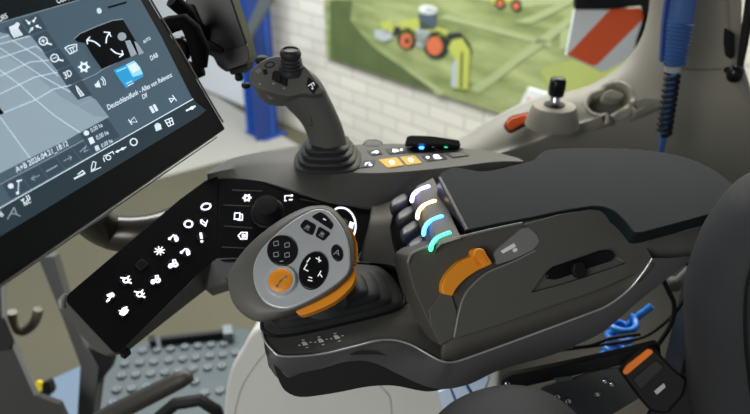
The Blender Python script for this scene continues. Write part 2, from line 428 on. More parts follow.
# dark frame post, door hook, light blue step sheet, lamp
fp_ = thing('frame_post', 'dark slanting frame post between terminal and wing of buttons', 'post', Y(90, 405, 1.5))
prism('post', Plane(Y(70, 330, 1.5), (0, -1, .3)), [(37, 256), (53, 256), (66, 300), (84, 345), (99, 368), (92, 430), (76, 430), (80, 366), (62, 318)], .04, 'console_low', fp_, bevel=.004)
prism('bracket', Plane(Y(90, 400, 1.45), (0, -1, .3)), rp([(84, 346), (112, 356), (108, 372), (98, 384), (92, 430), (78, 430), (86, 385), (82, 368)], 3), .05, 'black_matte', fp_, bevel=.004)
bs = thing('step_sheet', 'light blue sheet metal panel at lower left below the post', 'panel', Z(65, 400, -.3))
q = [Z(x, y, -.3) for x, y in [(40, 384), (80, 366), (88, 372), (92, 430), (70, 430)]]
solid('sheet', q, SH(q, (0, 0, -.02)), 'step_blue', bs, .002)
yl = thing('marker_lamp', 'tiny yellow marker lamp beside the light blue panel', 'lamp', Y(38, 390, 1.55))
YP = Plane(Y(38, 388, 1.55), (0, -1, .4))
prism('lens', YP, rp([(35, 382), (41, 381), (42, 391), (37, 393)], 2), .01, 'yellow_lamp', yl)
prism('lamp_base', YP, rp([(42, 383), (48, 381), (52, 390), (50, 396), (40, 398), (40, 393)], 2), .03, 'black_matte', yl, lift=-.002)
fd = thing('dark_fender', 'dark angular fender panel in the lower left corner', 'panel', Y(10, 405, 1.35))
FP = Plane(Y(10, 380, 1.35), (.2, -1, .5))
prism('fender_sheet', FP, [(-40, 255), (0, 262), (4, 322), (14, 350), (36, 395), (60, 404), (76, 440), (-40, 440)], .03, 'fender', fd, bevel=.003)
prism('edge_seal', FP, [(0, 255), (3, 255), (6, 320), (38, 395), (34, 396), (2, 324)], .012, 'rim', fd, lift=.006)
prism('stay', FP, rp([(-10, 318), (3, 318), (13, 342), (10, 350), (-10, 352)], 3), .02, 'black_matte', fd, lift=.012)
hk = thing('hook_handle', 'dull beige hooked handle near the left edge', 'handle', Y(30, 320, 1.5))
tube('hook', [Y(x, y, 1.5) for x, y in crv([(12, 312), (13, 324), (22, 331), (32, 325), (37, 316), (38, 309)], 5)], [.013]*16+[.0125]*9+[.0115], 'handle', hk, 14)

# ================================================================== CAB SIDE TRIM AND PILLAR
W_ = [(438, 150), (462, 138), (490, 121), (520, 106), (548, 96), (582, 88), (606, 76), (628, 58), (642, 36), (649, 12), (652, -14)]
R_ = [(468, 160), (490, 151), (515, 142), (535, 135), (558, 127), (590, 118), (628, 110), (650, 94), (664, 68), (676, 34), (681, -14)]
R2 = [(474, 200), (500, 200), (530, 195), (560, 185), (590, 172), (625, 158), (664, 140), (694, 112), (710, 74), (718, 40), (722, -14)]
B_ = [(474, 470), (500, 470), (540, 470), (580, 470), (620, 470), (670, 470), (790, 470), (790, 230), (758, 128), (736, 70), (729, -14)]
rows = [[Y(x, y, 1.43) for x, y in W_], [Y(x, y, 1.33) for x, y in R_], [Y(x, y, 1.31) for x, y in R2], [Y(x, y, 1.29) for x, y in B_]]
rows = [SH(rows[0], (.065, .12, -.14))]+rows
rows = list(map(list, zip(*[crv(list(map(tuple, c)), 10) for c in zip(*[crv(list(map(tuple, r)), 9) for r in rows])])))
sw = loft('wall_right', rows, 'beige', None, thick=.02); setting(sw, 'beige moulded cab side trim and rear pillar')
PIL = Plane(Y(700, 100, 1.30), (0, -1, .05))
seam = tube('trim_1', [Y(x, y, 1.305) for x, y in [(679, 68), (690, 69.5), (705, 70), (722, 69)]], .0012, 'cup'); setting(seam, 'seam across the rear pillar')
# light rail along the window
rail = loft('trim_2', [[Y(x, y, 1.44) for x, y in crv([(440, 149), (470, 132), (500, 114), (530, 99), (548, 93)], 4)],
                       [Y(x, y, 1.40) for x, y in crv([(441, 152), (474, 137), (505, 120), (534, 106), (553, 100)], 4)],
                       [Y(x, y, 1.38) for x, y in crv([(445, 155), (480, 143), (510, 128), (540, 114), (556, 108)], 4)]], 'ledge', None, thick=.01)
setting(rail, 'pale rail under the side window')
# oval orange rocker
lp = Plane(Y(517, 122, 1.345), (-.1, -.8, .6))
orb = thing('orange_rocker', 'long orange rocker button on the pale window ledge', 'button', lp.at(517, 122))
prism('button', lp, rp([(505, 124), (511, 117), (527, 113), (530, 116), (526, 122), (510, 131)], 4), .012, 'orange_red', orb, lift=.010, bevel=.004)
prism('surround', lp, rp([(503, 125), (510, 116), (528, 112), (532, 116), (528, 124), (510, 133)], 4), .012, 'black_matte', orb, lift=.003, bevel=.001)
# pod with black knob
pc = Y(554.5, 104, 1.30)
pod = thing('side_control_pod', 'round beige control pod with a black knob lever on the side ledge', 'control', pc-V((0, 0, .05)))
lathe('pod_body', pc-V((0, 0, .06)), (0, 0, 1), [(.052, .018), (.047, .036), (.043, .052), (.040, .057), (.02, .058), (.002, .058)], 'beige', pod, 36, sx=1.0)
lathe('socket', pc-V((0, 0, .004)), (0, 0, 1), [(.02, 0), (.02, .004), (.016, .006), (.002, .006)], 'black_matte', pod, 24)
lathe('stem', pc, (0, 0, 1), [(.010, 0), (.009, .012), (.006, .016), (.006, .022)], 'chrome', pod, 18)
kb = pc+V((0, 0, .016))
lathe('knob', kb, (.06, 0, 1), [(.012, 0), (.0145, .003), (.0152, .016), (.0148, .029), (.013, .034), (.007, .0365), (.001, .037)], 'black_gloss', pod, 28, sq=.75)
# cup holder
ch = thing('cup_holder', 'grey moulded cup holder recess in the cab side trim', 'cup holder', Y(608, 110, 1.29))
CHP = Plane(Y(608, 100, 1.315), (0, -.72, .7))
cup_px = crv([(587, 105), (590, 97), (598, 92.5), (604, 91), (607, 86.5), (614, 84), (622, 84.5), (629, 90), (632, 99), (630, 109), (624, 116.5), (615, 119), (608, 115), (600, 114.5), (591, 112)], 3, True)
ctr = V((609, 102)); grow = lambda k, dy=0: [tuple(ctr+(V(p_)-ctr)*k+V((0, dy))) for p_ in cup_px]
from mathutils.bvhtree import BVHTree
bm0 = bmesh.new(); bm0.from_mesh(sw.data); tree = BVHTree.FromBMesh(bm0); bm0.free()
def onwall(x, y, l=0):
    d_ = ray(x, y).normalized(); h, n_, i_, dd = tree.ray_cast(CAM, d_); n_ = n_ if n_.dot(d_) < 0 else -n_; return h+n_*l
loft('recess', [[onwall(x, y, .0005) for x, y in grow(1.16)], [onwall(x, y, .003) for x, y in grow(1.06)], [onwall(x, y, .001) for x, y in grow(.97)], [onwall(x, y)+V((0, .03, -.035)) for x, y in grow(.93)]], 'beige', ch, close=True)
fl2 = [onwall(x, y)+V((0, .029, -.033)) for x, y in grow(.96)]
solid('recess_floor', fl2, SH(fl2, (0, 0, -.006)), 'cup', ch, 0)
prism('divider', CHP, rp([(604, 92), (612, 89), (624, 94), (623, 98), (616, 99), (605, 97)], 2), .03, 'beige', ch, lift=.001, bevel=.002)
import bmesh as _b
bm_ = _b.new(); bm_.from_mesh(sw.data)
def inside(pt, poly):
    c_ = False; n_ = len(poly)
    for i_ in range(n_):
        (x1, y1), (x2, y2) = poly[i_], poly[i_-1]
        if (y1 > pt[1]) != (y2 > pt[1]) and pt[0] < (x2-x1)*(pt[1]-y1)/(y2-y1)+x1: c_ = not c_
    return c_
def proj(p_):
    d_ = p_-CAM; zz = d_.y*cp-d_.z*sp; return (375+F*d_.x/zz, 207-F*(d_.y*sp+d_.z*cp)/zz)
hole_ = grow(1.0)
_b.ops.delete(bm_, geom=[f_ for f_ in bm_.faces if inside(proj(f_.calc_center_median()), hole_)], context='FACES')
bm_.to_mesh(sw.data); bm_.free()
# blue air gun with spring hose
ag = thing('air_gun', 'blue ribbed air gun with black spring hose hanging on the pillar', 'air gun', Y(668, 150, 1.22))
GP = Plane(Y(675, 30, 1.22), (0, -1, 0))
tube('handle', [Y(x, y, 1.22) for x, y in [(684, -14), (683, 2), (680, 20), (677, 45), (674, 64), (673.6, 66)]], [.021, .022, .0225, .0205, .0185, .015], 'blue_plastic', ag, 20, .8)
for k in range(11):
    t = k/10; x, y = 679.5-5.5*t, 22+40*t
    o = lathe('rib', Y(x, y, 1.22), (.13, 0, 1), [(.0222-.003*t, -.0015), (.0238-.003*t, 0), (.0222-.003*t, .0015)], 'blue_plastic', ag, 20)
prism('trigger', GP, rp([(668, -14), (674, -14), (671, 20), (667, 60), (661, 63), (663, 30)], 2), .012, 'blue_dark', ag, bevel=.002)
tube('collar', [Y(673.6, 65, 1.22), Y(673, 71, 1.22)], .0145, 'ledge', ag, 18)
tube('hose', [Y(x, y, 1.22) for x, y in [(673, 70), (669, 100), (664.5, 132), (662, 146), (660, 156)]], [.008, .0075, .007, .006, .006], 'blue_plastic', ag, 12)
def coil(name, a, b, r, turns, w, m, par, n=14):
    ax = (b-a); L = ax.length; ax.normalize(); x = ax.orthogonal().normalized(); y = ax.cross(x)
    pts = [a+ax*L*k/(turns*n)+(x*math.cos(k*math.tau/n)+y*math.sin(k*math.tau/n))*r for k in range(turns*n+1)]
    return tube(name, pts, w, m, par, 8)
tube('hanger', [Y(684, -14, 1.22), Y(684, -14, 1.26), Y(684, -16, 1.315)], .008, 'black_matte', ag, 10)
coil('spring', Y(673, 72, 1.22), Y(664, 134, 1.22), .0115, 11, .0034, 'black_matte', ag)
# black gas strut at the right edge
gs = thing('gas_strut', 'black gas strut with ball joint at the right edge', 'strut', Y(735, 82, 1.25))
tube('strut_tube', [Y(x, y, 1.24) for x, y in [(752, -12), (746, 30), (740, 66)]], [.008, .008, .006], 'black_matte', gs, 14)
blob('ball_joint', Y(735, 74, 1.25), (.014, .012, .016), 'black_gloss', gs, 12)
tube('stud', [Y(735, 74, 1.25), Y(727, 70, 1.29)], .006, 'black_matte', gs, 10)
pt = thing('pillar_catch', 'small black catch on the right edge of the pillar', 'catch', Y(732, 48, 1.27))
prism('catch_body', Plane(Y(732, 45, 1.27), (0, -1, 0)), rp([(729, 30), (735, 34), (735, 56), (730, 60), (728, 45)], 2), .02, 'black_matte', pt)

# cream lower trim behind the console
lowp = Plane(Y(340, 380, 1.05), (-.1, -1, .55))
lo = [(222, 440), (224, 405), (229, 374), (240, 352), (262, 326), (330, 318), (480, 330), (500, 350), (492, 440)]
f = [lowp.at(x, y) for x, y in crv(lo, 4)]
lt = solid('trim_3', f, [lowp.at(x, y)+V((.02, .14, -.02)) for x, y in crv(lo, 4)], 'cream', None, .03, 6); setting(lt, 'cream lower cab trim below the console')
sm = Flat(lowp, .0006).line(crv([(272, 346), (255, 366), (240, 392), (232, 430)], 3), .8, 'cup').line(crv([(378, 384), (386, 392), (391, 402), (392, 440)], 3), .8, 'cup').build('trim_4'); setting(sm, 'seam lines in the cream trim')
rf_ = [V((-.75, -1.2, 1.80)), V((1.25, -1.2, 1.80)), V((1.25, 1.62, 1.80)), V((-.75, 1.62, 1.80))]  # out-of-view cab roof, added to block overhead hall light from the console
setting(solid('ceiling', SH(rf_, (0, 0, .10)), rf_, 'ledge', None, .02), 'pale cab roof lining, unseen, added to shade the console')
# cab floor and seat plinth (support, out of view)
cf = [V((-.25, -.5, 0)), V((1.2, -.5, 0)), V((1.2, 1.0, 0)), V((-.25, 1.0, 0))]
setting(solid('trim_5', cf, SH(cf, (0, 0, -.06)), 'pit', None, .002), 'dark cab floor')
#@@PART2
# ================================================================== ARMREST CONSOLE
A_, B2, C_ = Z(213, 176, .83), Z(376, 207, .80), Z(218, 258, .765)
PAN = P3(A_, B2, C_); WING = P3(A_, C_, Z(68, 303, .755))
v0 = Z(283, 356, .76); v1 = Y(645, 270, .73); VP = Plane(v0, V((-(v1-v0).y, (v1-v0).x, 0)))
con = thing('armrest_console', 'dark grey armrest console with lit black button panels and padded top', 'console', (.12, .75, .66))
# deck
back = [(207, 173), (228, 160), (250, 154), (272, 150.5), (300, 148), (335, 146), (372, 144), (405, 144), (438, 146), (470, 149), (496, 152.5), (519, 159)]
ridg = [(207.5, 174), (230, 169), (256, 166), (280, 164.5), (303, 167), (335, 171.5), (372, 173), (405, 171.5), (432, 169), (460, 166), (496, 161.5), (524, 161.5)]
frnt = [(208, 177), (232, 177.6), (256, 180), (277, 185), (300, 192), (325, 198), (350, 203.5), (376, 207), (402, 194), (428, 185), (478, 176), (526, 166)]
fz = [.829, .828, .826, .822, .816, .812, .806, .802, .81, .818, .822, .826]
rb = [Z(x, y, .836) for x, y in back]; rr = [Z(x, y, .837) for x, y in ridg]; rf = [Z(x, y, z) for (x, y), z in zip(frnt, fz)]
low = [V((p.x, p.y+.004, .70)) for p in rf]; lob = [V((p.x, p.y-.01, .72)) for p in rb]
def dense(rows, k=4): return [[V(p) for p in crv([tuple(q) for q in r], k)] for r in rows]
mid = [a.lerp(b, .9)+V((0, 0, -.0008)) for a, b in zip(rr, rf)]
rows = dense([lob, rb, [a.lerp(b, .06)+V((0, 0, .001)) for a, b in zip(rb, rr)], rr, mid, rf, low])
dk = loft('deck', rows, 'console', con, caps=False)
dk.data.set_sharp_from_angle(angle=math.radians(38))
DECK = Plane(Z(400, 160, .837), (0, 0, 1))
# main black control panel
prism('control_panel', PAN, rp([(218.5, 178), (245, 178.5), (262, 181), (280, 187), (300, 194), (325, 200), (350, 205.5), (374, 209.5), (372, 222), (362, 250), (352, 262), (222, 262), (217, 257)], 3), .02, 'black_gloss', con, lift=.001, bevel=.0012)
# wing with keys
wf = [(217.5, 176), (206, 180), (180, 199), (68, 294), (66, 300), (68, 304), (113, 352), (118, 352.5), (124, 348), (211, 261), (217.5, 256)]
fr = [WING.at(x, y) for x, y in wf]
bk = [Z(217.5, 180, .79), Z(206, 184, .785), Z(178, 206, .77), Z(60, 303, .735), Z(58, 308, .73), Z(61, 313, .727), Z(95, 351, .69), Z(106, 356.5, .688), Z(124, 354.5, .685), Z(205, 291, .715), Z(229, 283, .735)]
solid('wing_housing', [p-WING.n*.0015 for p in fr], bk, 'console', con, .003, 3)
prism('wing_panel', WING, rp(wf, 2.2), .004, 'black_gloss', con, lift=.0008, bevel=.001)
cl = [Z(x, y, z) for x, y, z in [(219, 257, .766), (250, 256, .766), (262, 262, .762), (252, 270, .75), (229, 283, .735), (205, 291, .715), (211, 262, .764)]]
solid('wing_joint', cl, SH(cl, (0, .03, -.03)), 'console_low', con, .003)
tube('wing_tip', [WING.at(66, 294, -.004), WING.at(62, 301, -.008), WING.at(62, 308, -.013)], [.003, .0055, .004], 'rim', con, 12)
prism('end_clip', WING, rp([(119, 353), (127, 347), (131, 350), (124, 356)], 1.4), .012, 'black_matte', con, lift=-.012)

def lit_key(c, draw, w=10.5, m='icon_white', pl=None, u=(1, -.78), size=4.6, ui=(1, -.22)):
    pl = pl or WING
    o, e, v, L = pl.frame(c, (c[0]+u[0], c[1]+u[1]), .0012); k = L/math.hypot(*u)*w*.86
    sq = rp([(-1, -1), (1, -1), (1, 1), (-1, 1)], .45, 3)
    f = [o+e*x*k*.5*1.1+v*y*k*.5*1.1 for x, y in sq]
    key = solid('key', [p+pl.n*.0011 for p in f], [p-pl.n*.003 for p in f], 'key_black', con, .0006, 2)
    if draw:
        ic = icon(pl, c, (c[0]+ui[0], c[1]+ui[1]), size, m, .0027); draw(ic, m); ic.build('icon', key)['label'] = 'glowing white key symbol'
    return key
def d_ring(i, m): i.ring((0, 0), .85, .85, .42, m)
def d_hexring(i, m): i.ring((0, 0), 1.05, .75, .38, m, 10)
def d_pen(i, m): i.line([(-.5, .9), (-.65, .2), (.1, -.8), (.3, -.2), (-.3, .9)], .3, m).line([(.1, -.8), (.9, .5)], .3, m).line([(-.5, .8), (-.2, .95)], .3, m)
def d_excl(i, m): i.line([(.12, 1.05), (-.02, -.15)], .75, m).disc((-.14, -.95), .3, .3, m)
def d_trac(i, m):
    i.disc((-.55, -.35), .45, .45, m).disc((.45, -.2), .62, .62, m).poly([(-.9, -.1), (-.75, .25), (0, .25), (.1, -.1)], m, .0001).poly([(0, .3), (.15, 1.0), (.3, 1.0), (.25, .4), (.6, .4), (.65, .95), (.8, .9), (.8, .2)], m, .0001).line([(.15, .95), (.8, .9)], .25, m)
    i.disc((.45, -.2), .2, .2, 'scr_black', 0, .0003)
def d_arm(i, m):
    i.disc((-.85, .15), .3, .3, m).line([(-.6, .3), (0, .75), (.55, .5), (.6, -.1)], .36, m).poly([(0, -.2), (.9, .1), (.7, -.8), (.1, -.9)], m).disc((.3, .1), .3, .3, m)
def d_sun(i, m):
    i.poly([(-.45, -.45), (.45, -.45), (.45, .45), (-.45, .45)], m)
    for a in range(0, 360, 45): i.line([(.5*math.cos(math.radians(a)), .5*math.sin(math.radians(a))), (1.05*math.cos(math.radians(a)), 1.05*math.sin(math.radians(a)))], .26, m)
    i.line([(-.3, 0), (.3, .1)], .2, 'scr_black', .0003)
def d_load(i, m):
    i.ring((0, 0), .52, .52, .4, m).line([(-.9, .9), (-.2, .5)], .42, m).line([(.2, -.4), (.9, -.9)], .45, m).line([(.3, .5), (.8, .8)], .4, m).line([(.5, -.2), (1.0, 0)], .3, m)
def d_blob(i, m): i.poly([(-1, -.2), (-.5, .3), (-.2, .9), (.6, .8), (1.05, .1), (.6, -.5), (0, -.9), (-.6, -.7)], m).line([(-.9, .5), (-.5, .2)], .3, m).line([(.2, .9), (.9, .9)], .3, m)
def d_blob2(i, m): i.poly([(-.4, .3), (.1, .9), (.7, .9), (1, .3), (.7, -.2), (.1, -.1)], m).line([(.1, 0), (-.4, -.5), (-.8, -.9)], .5, m).poly([(-.9, -.9), (-.2, -.8), (.1, -.2), (-.5, -.2)], m).disc((-.3, .5), .3, .3, m)
WK = [((206, 206.5), d_hexring, 8.5), ((204, 223), d_pen, 8.5), ((201.4, 237.5), d_excl, 8.5), ((188.5, 224), d_ring, 10), ((174, 238.3), d_arm, 10), ((185.8, 252), d_arm, 10), ((159.6, 250.8), d_sun, 10.5), ((172.8, 264.2), d_trac, 10.5), ((142, 265), None, 11), ((155.3, 280), d_trac, 11), ((126, 280.3), d_load, 11), ((139.7, 294.3), d_load, 11), ((110, 297), d_blob2, 11.5), ((123.7, 311.6), d_blob, 11.5)]
for c, d, w in WK: lit_key(c, d, w, size=4.6 if d in (d_hexring, d_ring, d_excl, d_pen) else 5)
# panel icons and rotary
def d_gear(i, m):
    i.ring((0, 0), .62, .62, .5, m)
    for a in range(0, 360, 60): i.line([(.6*math.cos(math.radians(a)), .6*math.sin(math.radians(a))), (1.0*math.cos(math.radians(a)), 1.0*math.sin(math.radians(a)))], .45, m)
def d_pages(i, m): i.line([(-.9, .9), (.3, .9), (.3, -.7), (-.9, -.7), (-.9, .9)], .3, m).line([(.6, .5), (.9, .5), (.9, -1), (-.2, -1)], .28, m)
def d_tag(i, m): i.line([(-1, 0), (-.4, .8), (.9, .8), (.9, -.8), (-.4, -.8), (-1, 0)], .3, m).line([(.5, .3), (-.1, .3), (-.1, -.3), (.5, -.3), (.5, 0), (.2, 0)], .28, m)
def d_flow(i, m): i.line([(-.5, -.8), (-.9, -.8), (-.9, .7), (.6, .7)], .32, m).disc((.8, .7), .32, .32, m).line([(.2, -.5), (.9, -.5)], .45, m).line([(-.9, 0), (0, 0)], .001, m)
for c, d, s in [((247, 197.8), d_gear, 4.2), ((238.5, 216.3), d_pages, 4.4), ((242.8, 235.7), d_tag, 4.6), ((288.5, 198), d_flow, 4)]:
    ic = icon(PAN, c, (c[0]+1, c[1]-.02), s, 'icon_white', .0024); d(ic, 'icon_white'); ic.build('panel_icon', con)['label'] = 'glowing white panel symbol'
for a, b in [((224, 205), (250, 206)), ((224, 226), (252, 228)), ((232, 190), (262, 191)), ((300, 199), (320, 203)), ((222, 247), (245, 248))]: Flat(PAN, .0019).line([a, b], .7, 'console_dark').build('panel_groove', con)
kc = PAN.at(268, 213, .001)
lathe('rotary_knob', kc, PAN.n, [(.0185, 0), (.0185, .004), (.0165, .006), (.016, .019), (.0145, .0215), (.008, .0222), (.001, .0222)], 'black_matte', con, 40)
lathe('rotary_ring', kc, PAN.n, [(.0225, 0), (.0225, .0012), (.021, .002), (.0187, .002)], 'key_black', con, 40)
ar = Flat(PAN, .0024).ring((341, 226), 14.6, 18.4, 1.5, 'icon_white', 0, -115, 60, 26).build('light_ring', con); ar['label'] = 'thin glowing white ring'
ic = icon(PAN, (350, 225), (351, 225.2), 4, 'icon_white', .0024); ic.poly([(-1, .2), (-.2, .2), (-.2, 1), (.9, .8), (.8, -.1), (.9, -.9), (-.1, -.6)], 'icon_white').build('panel_icon', con)
lathe('side_dial', PAN.at(341, 226, .0008), PAN.n, [(.0105, 0), (.0105, .003), (.009, .0045), (.001, .0045)], 'black_matte', con, 30)

# switch bank on the deck
def deck_key(px, m, draw=None, im='icon_white', u=(1, -.05), s=3.4, lift=.0012):
    k = prism('switch', DECK, rp(px, 1.6, 3), .004, m, con, lift=lift, bevel=.0006)
    if draw:
        c = (sum(p[0] for p in px)/len(px), sum(p[1] for p in px)/len(px))
        ic = icon(DECK, c, (c[0]+u[0], c[1]+u[1]), s, im, lift+.0003); draw(ic, im); ic.build('icon', k)
    return k
def s_plow(i, m): i.line([(-.9, -.4), (.2, .3), (.9, .3)], .5, m).disc((.4, 0), .6, .8, m)
def s_trac(i, m): i.disc((-.3, -.2), .5, .9, m).poly([(-1, -.6), (1, -.6), (.6, .6), (-.5, 1.1)], m).disc((1.8, .4), .4, .6, m)
def s_bar(i, m): i.poly([(-.7, -1.6), (.7, -1.6), (.7, 1.6), (-.7, 1.6)], m).line([(-1.1, .5), (1.1, .5)], .5, m)
def s_dot(i, m): i.line([(-.8, -1), (-.3, .4), (.8, .6)], .5, m).disc((.7, -1), .5, .7, m)
def s_pair(i, m): i.disc((-2, 0), .5, .7, m).disc((.6, .2), .9, 1.4, m).line([(0, -1.2), (1.8, -1)], .6, m).line([(.8, 1), (1.4, -1)], .5, m)
deck_key([(366, 150.4), (379, 148.8), (383, 153.6), (372, 155.2)], 'key_black', s_plow)
deck_key([(384.5, 148.6), (401.5, 147.2), (406.5, 152.2), (389.5, 153.8)], 'key_black', s_trac)
deck_key([(378, 159.4), (397, 157), (404.5, 165), (387.5, 167.6)], 'yellow_key', s_bar, s=2.6)
deck_key([(399.5, 156.8), (414.5, 155), (422.5, 162.8), (407, 165)], 'yellow_key', s_bar, s=2.6)
deck_key([(421, 155.2), (442, 152.6), (448, 158.4), (427, 161)], 'key_black', s_pair)
deck_key([(444.5, 152.4), (462, 150.8), (470, 155.2), (452.5, 157.6)], 'key_black')
deck_key([(448.5, 152.8), (461, 151.7), (466.5, 155.1), (453.5, 156.7)], 'console', lift=.0016)
deck_key([(363.5, 160.2), (376, 159.6), (373.5, 166), (357.5, 168)], 'key_black', s_dot)
deck_key([(408, 147.2), (430, 145.2), (436, 150.4), (414, 152.6)], 'key_black')
deck_key([(432, 145), (456, 144), (464, 148.8), (440, 150.2)], 'key_black')
for c, m in (((421.5, 147.6), 'led_blue'), ((446, 146.2), 'led_green')):
    Flat(DECK, .0016).disc(c, 2.6, 1.4, m).build('indicator_lamp', con)
HP = Plane(Z(430, 144, .845), (0, -.75, .66))
prism('switch_hood', HP, rp([(405, 143.5), (407, 136.5), (412, 135.2), (432, 136), (459, 140), (461, 145.4), (440, 143.6)], 1.6), .016, 'underside', con, lift=.006, bevel=.002)
dc = Z(373, 148, .84)+V((0, .022, -.013))
lathe('deck_dial', dc, (0, -.15, 1), [(.017, 0), (.017, .006), (.015, .010), (.010, .012), (.001, .0125)], 'rubber', con, 30)

# gaiter platform, shell, trim strip
plat = [(255, 282), (258, 300), (262, 328), (264, 339), (272, 350), (283, 355.5), (320, 353), (375, 340), (400, 340.5), (426, 352), (443, 360.5), (456, 360.5), (470, 350), (470, 300), (420, 262), (372, 256), (300, 250)]
PL_ = []; PLP = P3(Z(283, 355.5, .76), VP.at(443, 360.5), Z(372, 256, .76))
for x, y in plat:
    PL_.append(PLP.at(x, y))
solid('lever_platform', PL_, SH(PL_, (0, .012, -.05)), 'console', con, .004, 4)
T = crv([(262, 322), (263.5, 338), (272, 349.5), (283, 356), (320, 354), (350, 347.5), (375, 341), (388, 339.5), (400, 341), (413, 345.5), (428, 354), (442, 361), (455, 361.5), (475, 355), (500, 346), (545, 329.5), (585, 314.5), (607, 305.5), (628, 290), (643, 272), (652, 258)], 4)
Bn = crv([(264, 345), (266, 354), (271, 361), (277, 367), (290, 373.5), (320, 369), (340, 363), (352, 361), (366, 361), (382, 366), (400, 375), (425, 386), (445, 389), (470, 384), (500, 370), (549, 356), (576, 345), (604, 331), (639, 301), (668, 278), (698, 255)], 4)
def vp3(q, off=0):
    x, y = q; p = VP.at(x, y, off)
    if x < 284: p = p.lerp(p+V((-.001, .07, 0)), ((284-x)/22)**1.5) if False else (VP.at(x, y, off) if y > 352 else Z(x, y, .758))
    return p
T3 = [PLP.at(*q) if q[0] < 450 else VP.at(*q) for q in T]; B3 = [vp3(q, -.004) for q in Bn]
M3 = [a.lerp(b, .35)+VP.n*.003 for a, b in zip(T3, B3)]
BI = [p+V((.005, .09, -.006)) for p in B3]; TI = [p+V((.005, .09, 0)) for p in T3]
sh = loft('lower_shell', [TI, T3, M3, B3, BI], 'console_low', con)
tube('trim_strip', [p+VP.n*.0004 for p in T3], .0013, 'trim', con, 8)
ub = crv([(270, 352), (274, 366), (279, 381), (286, 391.5), (300, 397), (322, 395), (345, 391), (365, 387), (385, 385.4), (400, 386.5), (416, 390), (430, 391.5), (445, 389)], 3)
ut = crv([(270, 350), (280, 363), (300, 364), (320, 361), (345, 355), (360, 351), (370, 351), (380, 353), (390, 357), (400, 360), (410, 364), (420, 369), (440, 375)], 3)
U3 = [VP.at(x, y, -.010) for x, y in ub]; T3b = [VP.at(x, y, -.010) for x, y in ut]
loft('lower_tray', [T3b, U3, [p+V((0, .06, -.004)) for p in U3]], 'underside', con)
# printed position marks on the platform
for c in [(305, 344), (321, 341), (337, 337.5)]:
    ic = icon(PLP, c, (c[0]+1, c[1]-.22), 5.0, 'icon_grey', .0012)
    ic.line([(-1.3, 0), (-1, 0)], .35, 'print_white').poly([(-.5, -.3), (.5, -.3), (.5, .2), (.1, .6), (-.5, .5)], 'print_white').line([(-.2, .9), (.3, .9)], .28, 'print_white').line([(-.2, -.8), (.3, -.8)], .28, 'print_white').line([(1, .1), (1.4, .1)], .3, 'print_white')
    ic.build('position_mark', con)
# fascia between panel and side module
fa = [[Z(372, 206, .803), Z(384, 203, .805), Z(396, 199, .81)], [Z(368, 228, .79), Z(381, 226, .79), Z(390, 226, .79)], [Z(358, 262, .762), Z(385, 264, .762), Z(400, 268, .762)], [Z(352, 268, .745), Z(385, 272, .745), Z(404, 274, .745)]]
loft('fascia', dense(fa, 4), 'console_dark', con, thick=.004)
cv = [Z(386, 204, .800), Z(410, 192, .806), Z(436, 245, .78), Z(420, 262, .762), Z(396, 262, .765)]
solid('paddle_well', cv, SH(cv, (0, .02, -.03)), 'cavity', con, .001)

# ---- side module
pm = VP.at(454, 337); PM = Plane(pm+V((0, .006, 0)), (VP.n.x, VP.n.y, .0)); PM = Plane(pm+V((0, .004, 0)), V((VP.n.x, VP.n.y, 0)).normalized()*.90+V((0, 0, .436)))
mo = [(407, 264), (409, 256), (416, 251), (443, 241.5), (487, 230), (522, 222), (560, 214), (590, 208.5), (606, 210), (617, 217), (627, 229), (634, 240), (660, 236), (689, 229), (735, 214), (744, 222), (700, 256), (660, 266), (640, 272), (600, 290), (545, 309), (500, 325), (456, 337.5), (441, 346), (430, 326), (414, 290)]
prism('side_module', PM, mo, .05, 'console_dark', con, bevel=.0016)
fair = [(454, 338.5), (456, 326), (459.5, 309), (464, 296), (471, 286), (487, 272), (513, 261), (535, 250), (541, 241), (537, 233), (524, 224.5), (560, 214.5), (590, 209.5), (605, 211), (616, 218), (626, 230), (634, 241.5), (660, 237), (689, 230), (733, 216), (742, 222), (700, 255), (660, 265), (640, 271), (600, 289), (545, 308), (500, 324)]
hole = rp([(531, 293), (546, 271.5), (552, 266.5), (600, 249.5), (611, 247.5), (617, 251), (627.5, 263), (600, 272.5), (565, 284)], 1.6)
holed('side_fairing', PM, fair, [hole], .008, 'console', con, lift=.007, bevel=.0012)
# switch in the recess
prism('recess_plate', PM, hole, .002, 'console', con, lift=.0012, bevel=0)
prism('recess_switch', PM, rp([(547, 274), (553, 267.5), (602, 250.5), (611, 250), (616, 256), (612, 261), (592, 267.5), (556, 280), (547, 279)], 2.5), .006, 'black_gloss', con, lift=.0045, bevel=.0012)
tg = [PM.at(x, y, .010) for x, y in rp([(575, 263), (583, 261), (588, 272), (586, 278), (578, 279), (573, 272)], 2.5)]
solid('toggle', tg, [p-PM.n*.008 for p in tg], 'black_matte', con, .0016)
Flat(PM, .0016).line([(617, 258), (626.5, 262.6), (612, 267.4)], 1, 'label').build('recess_edge', con)
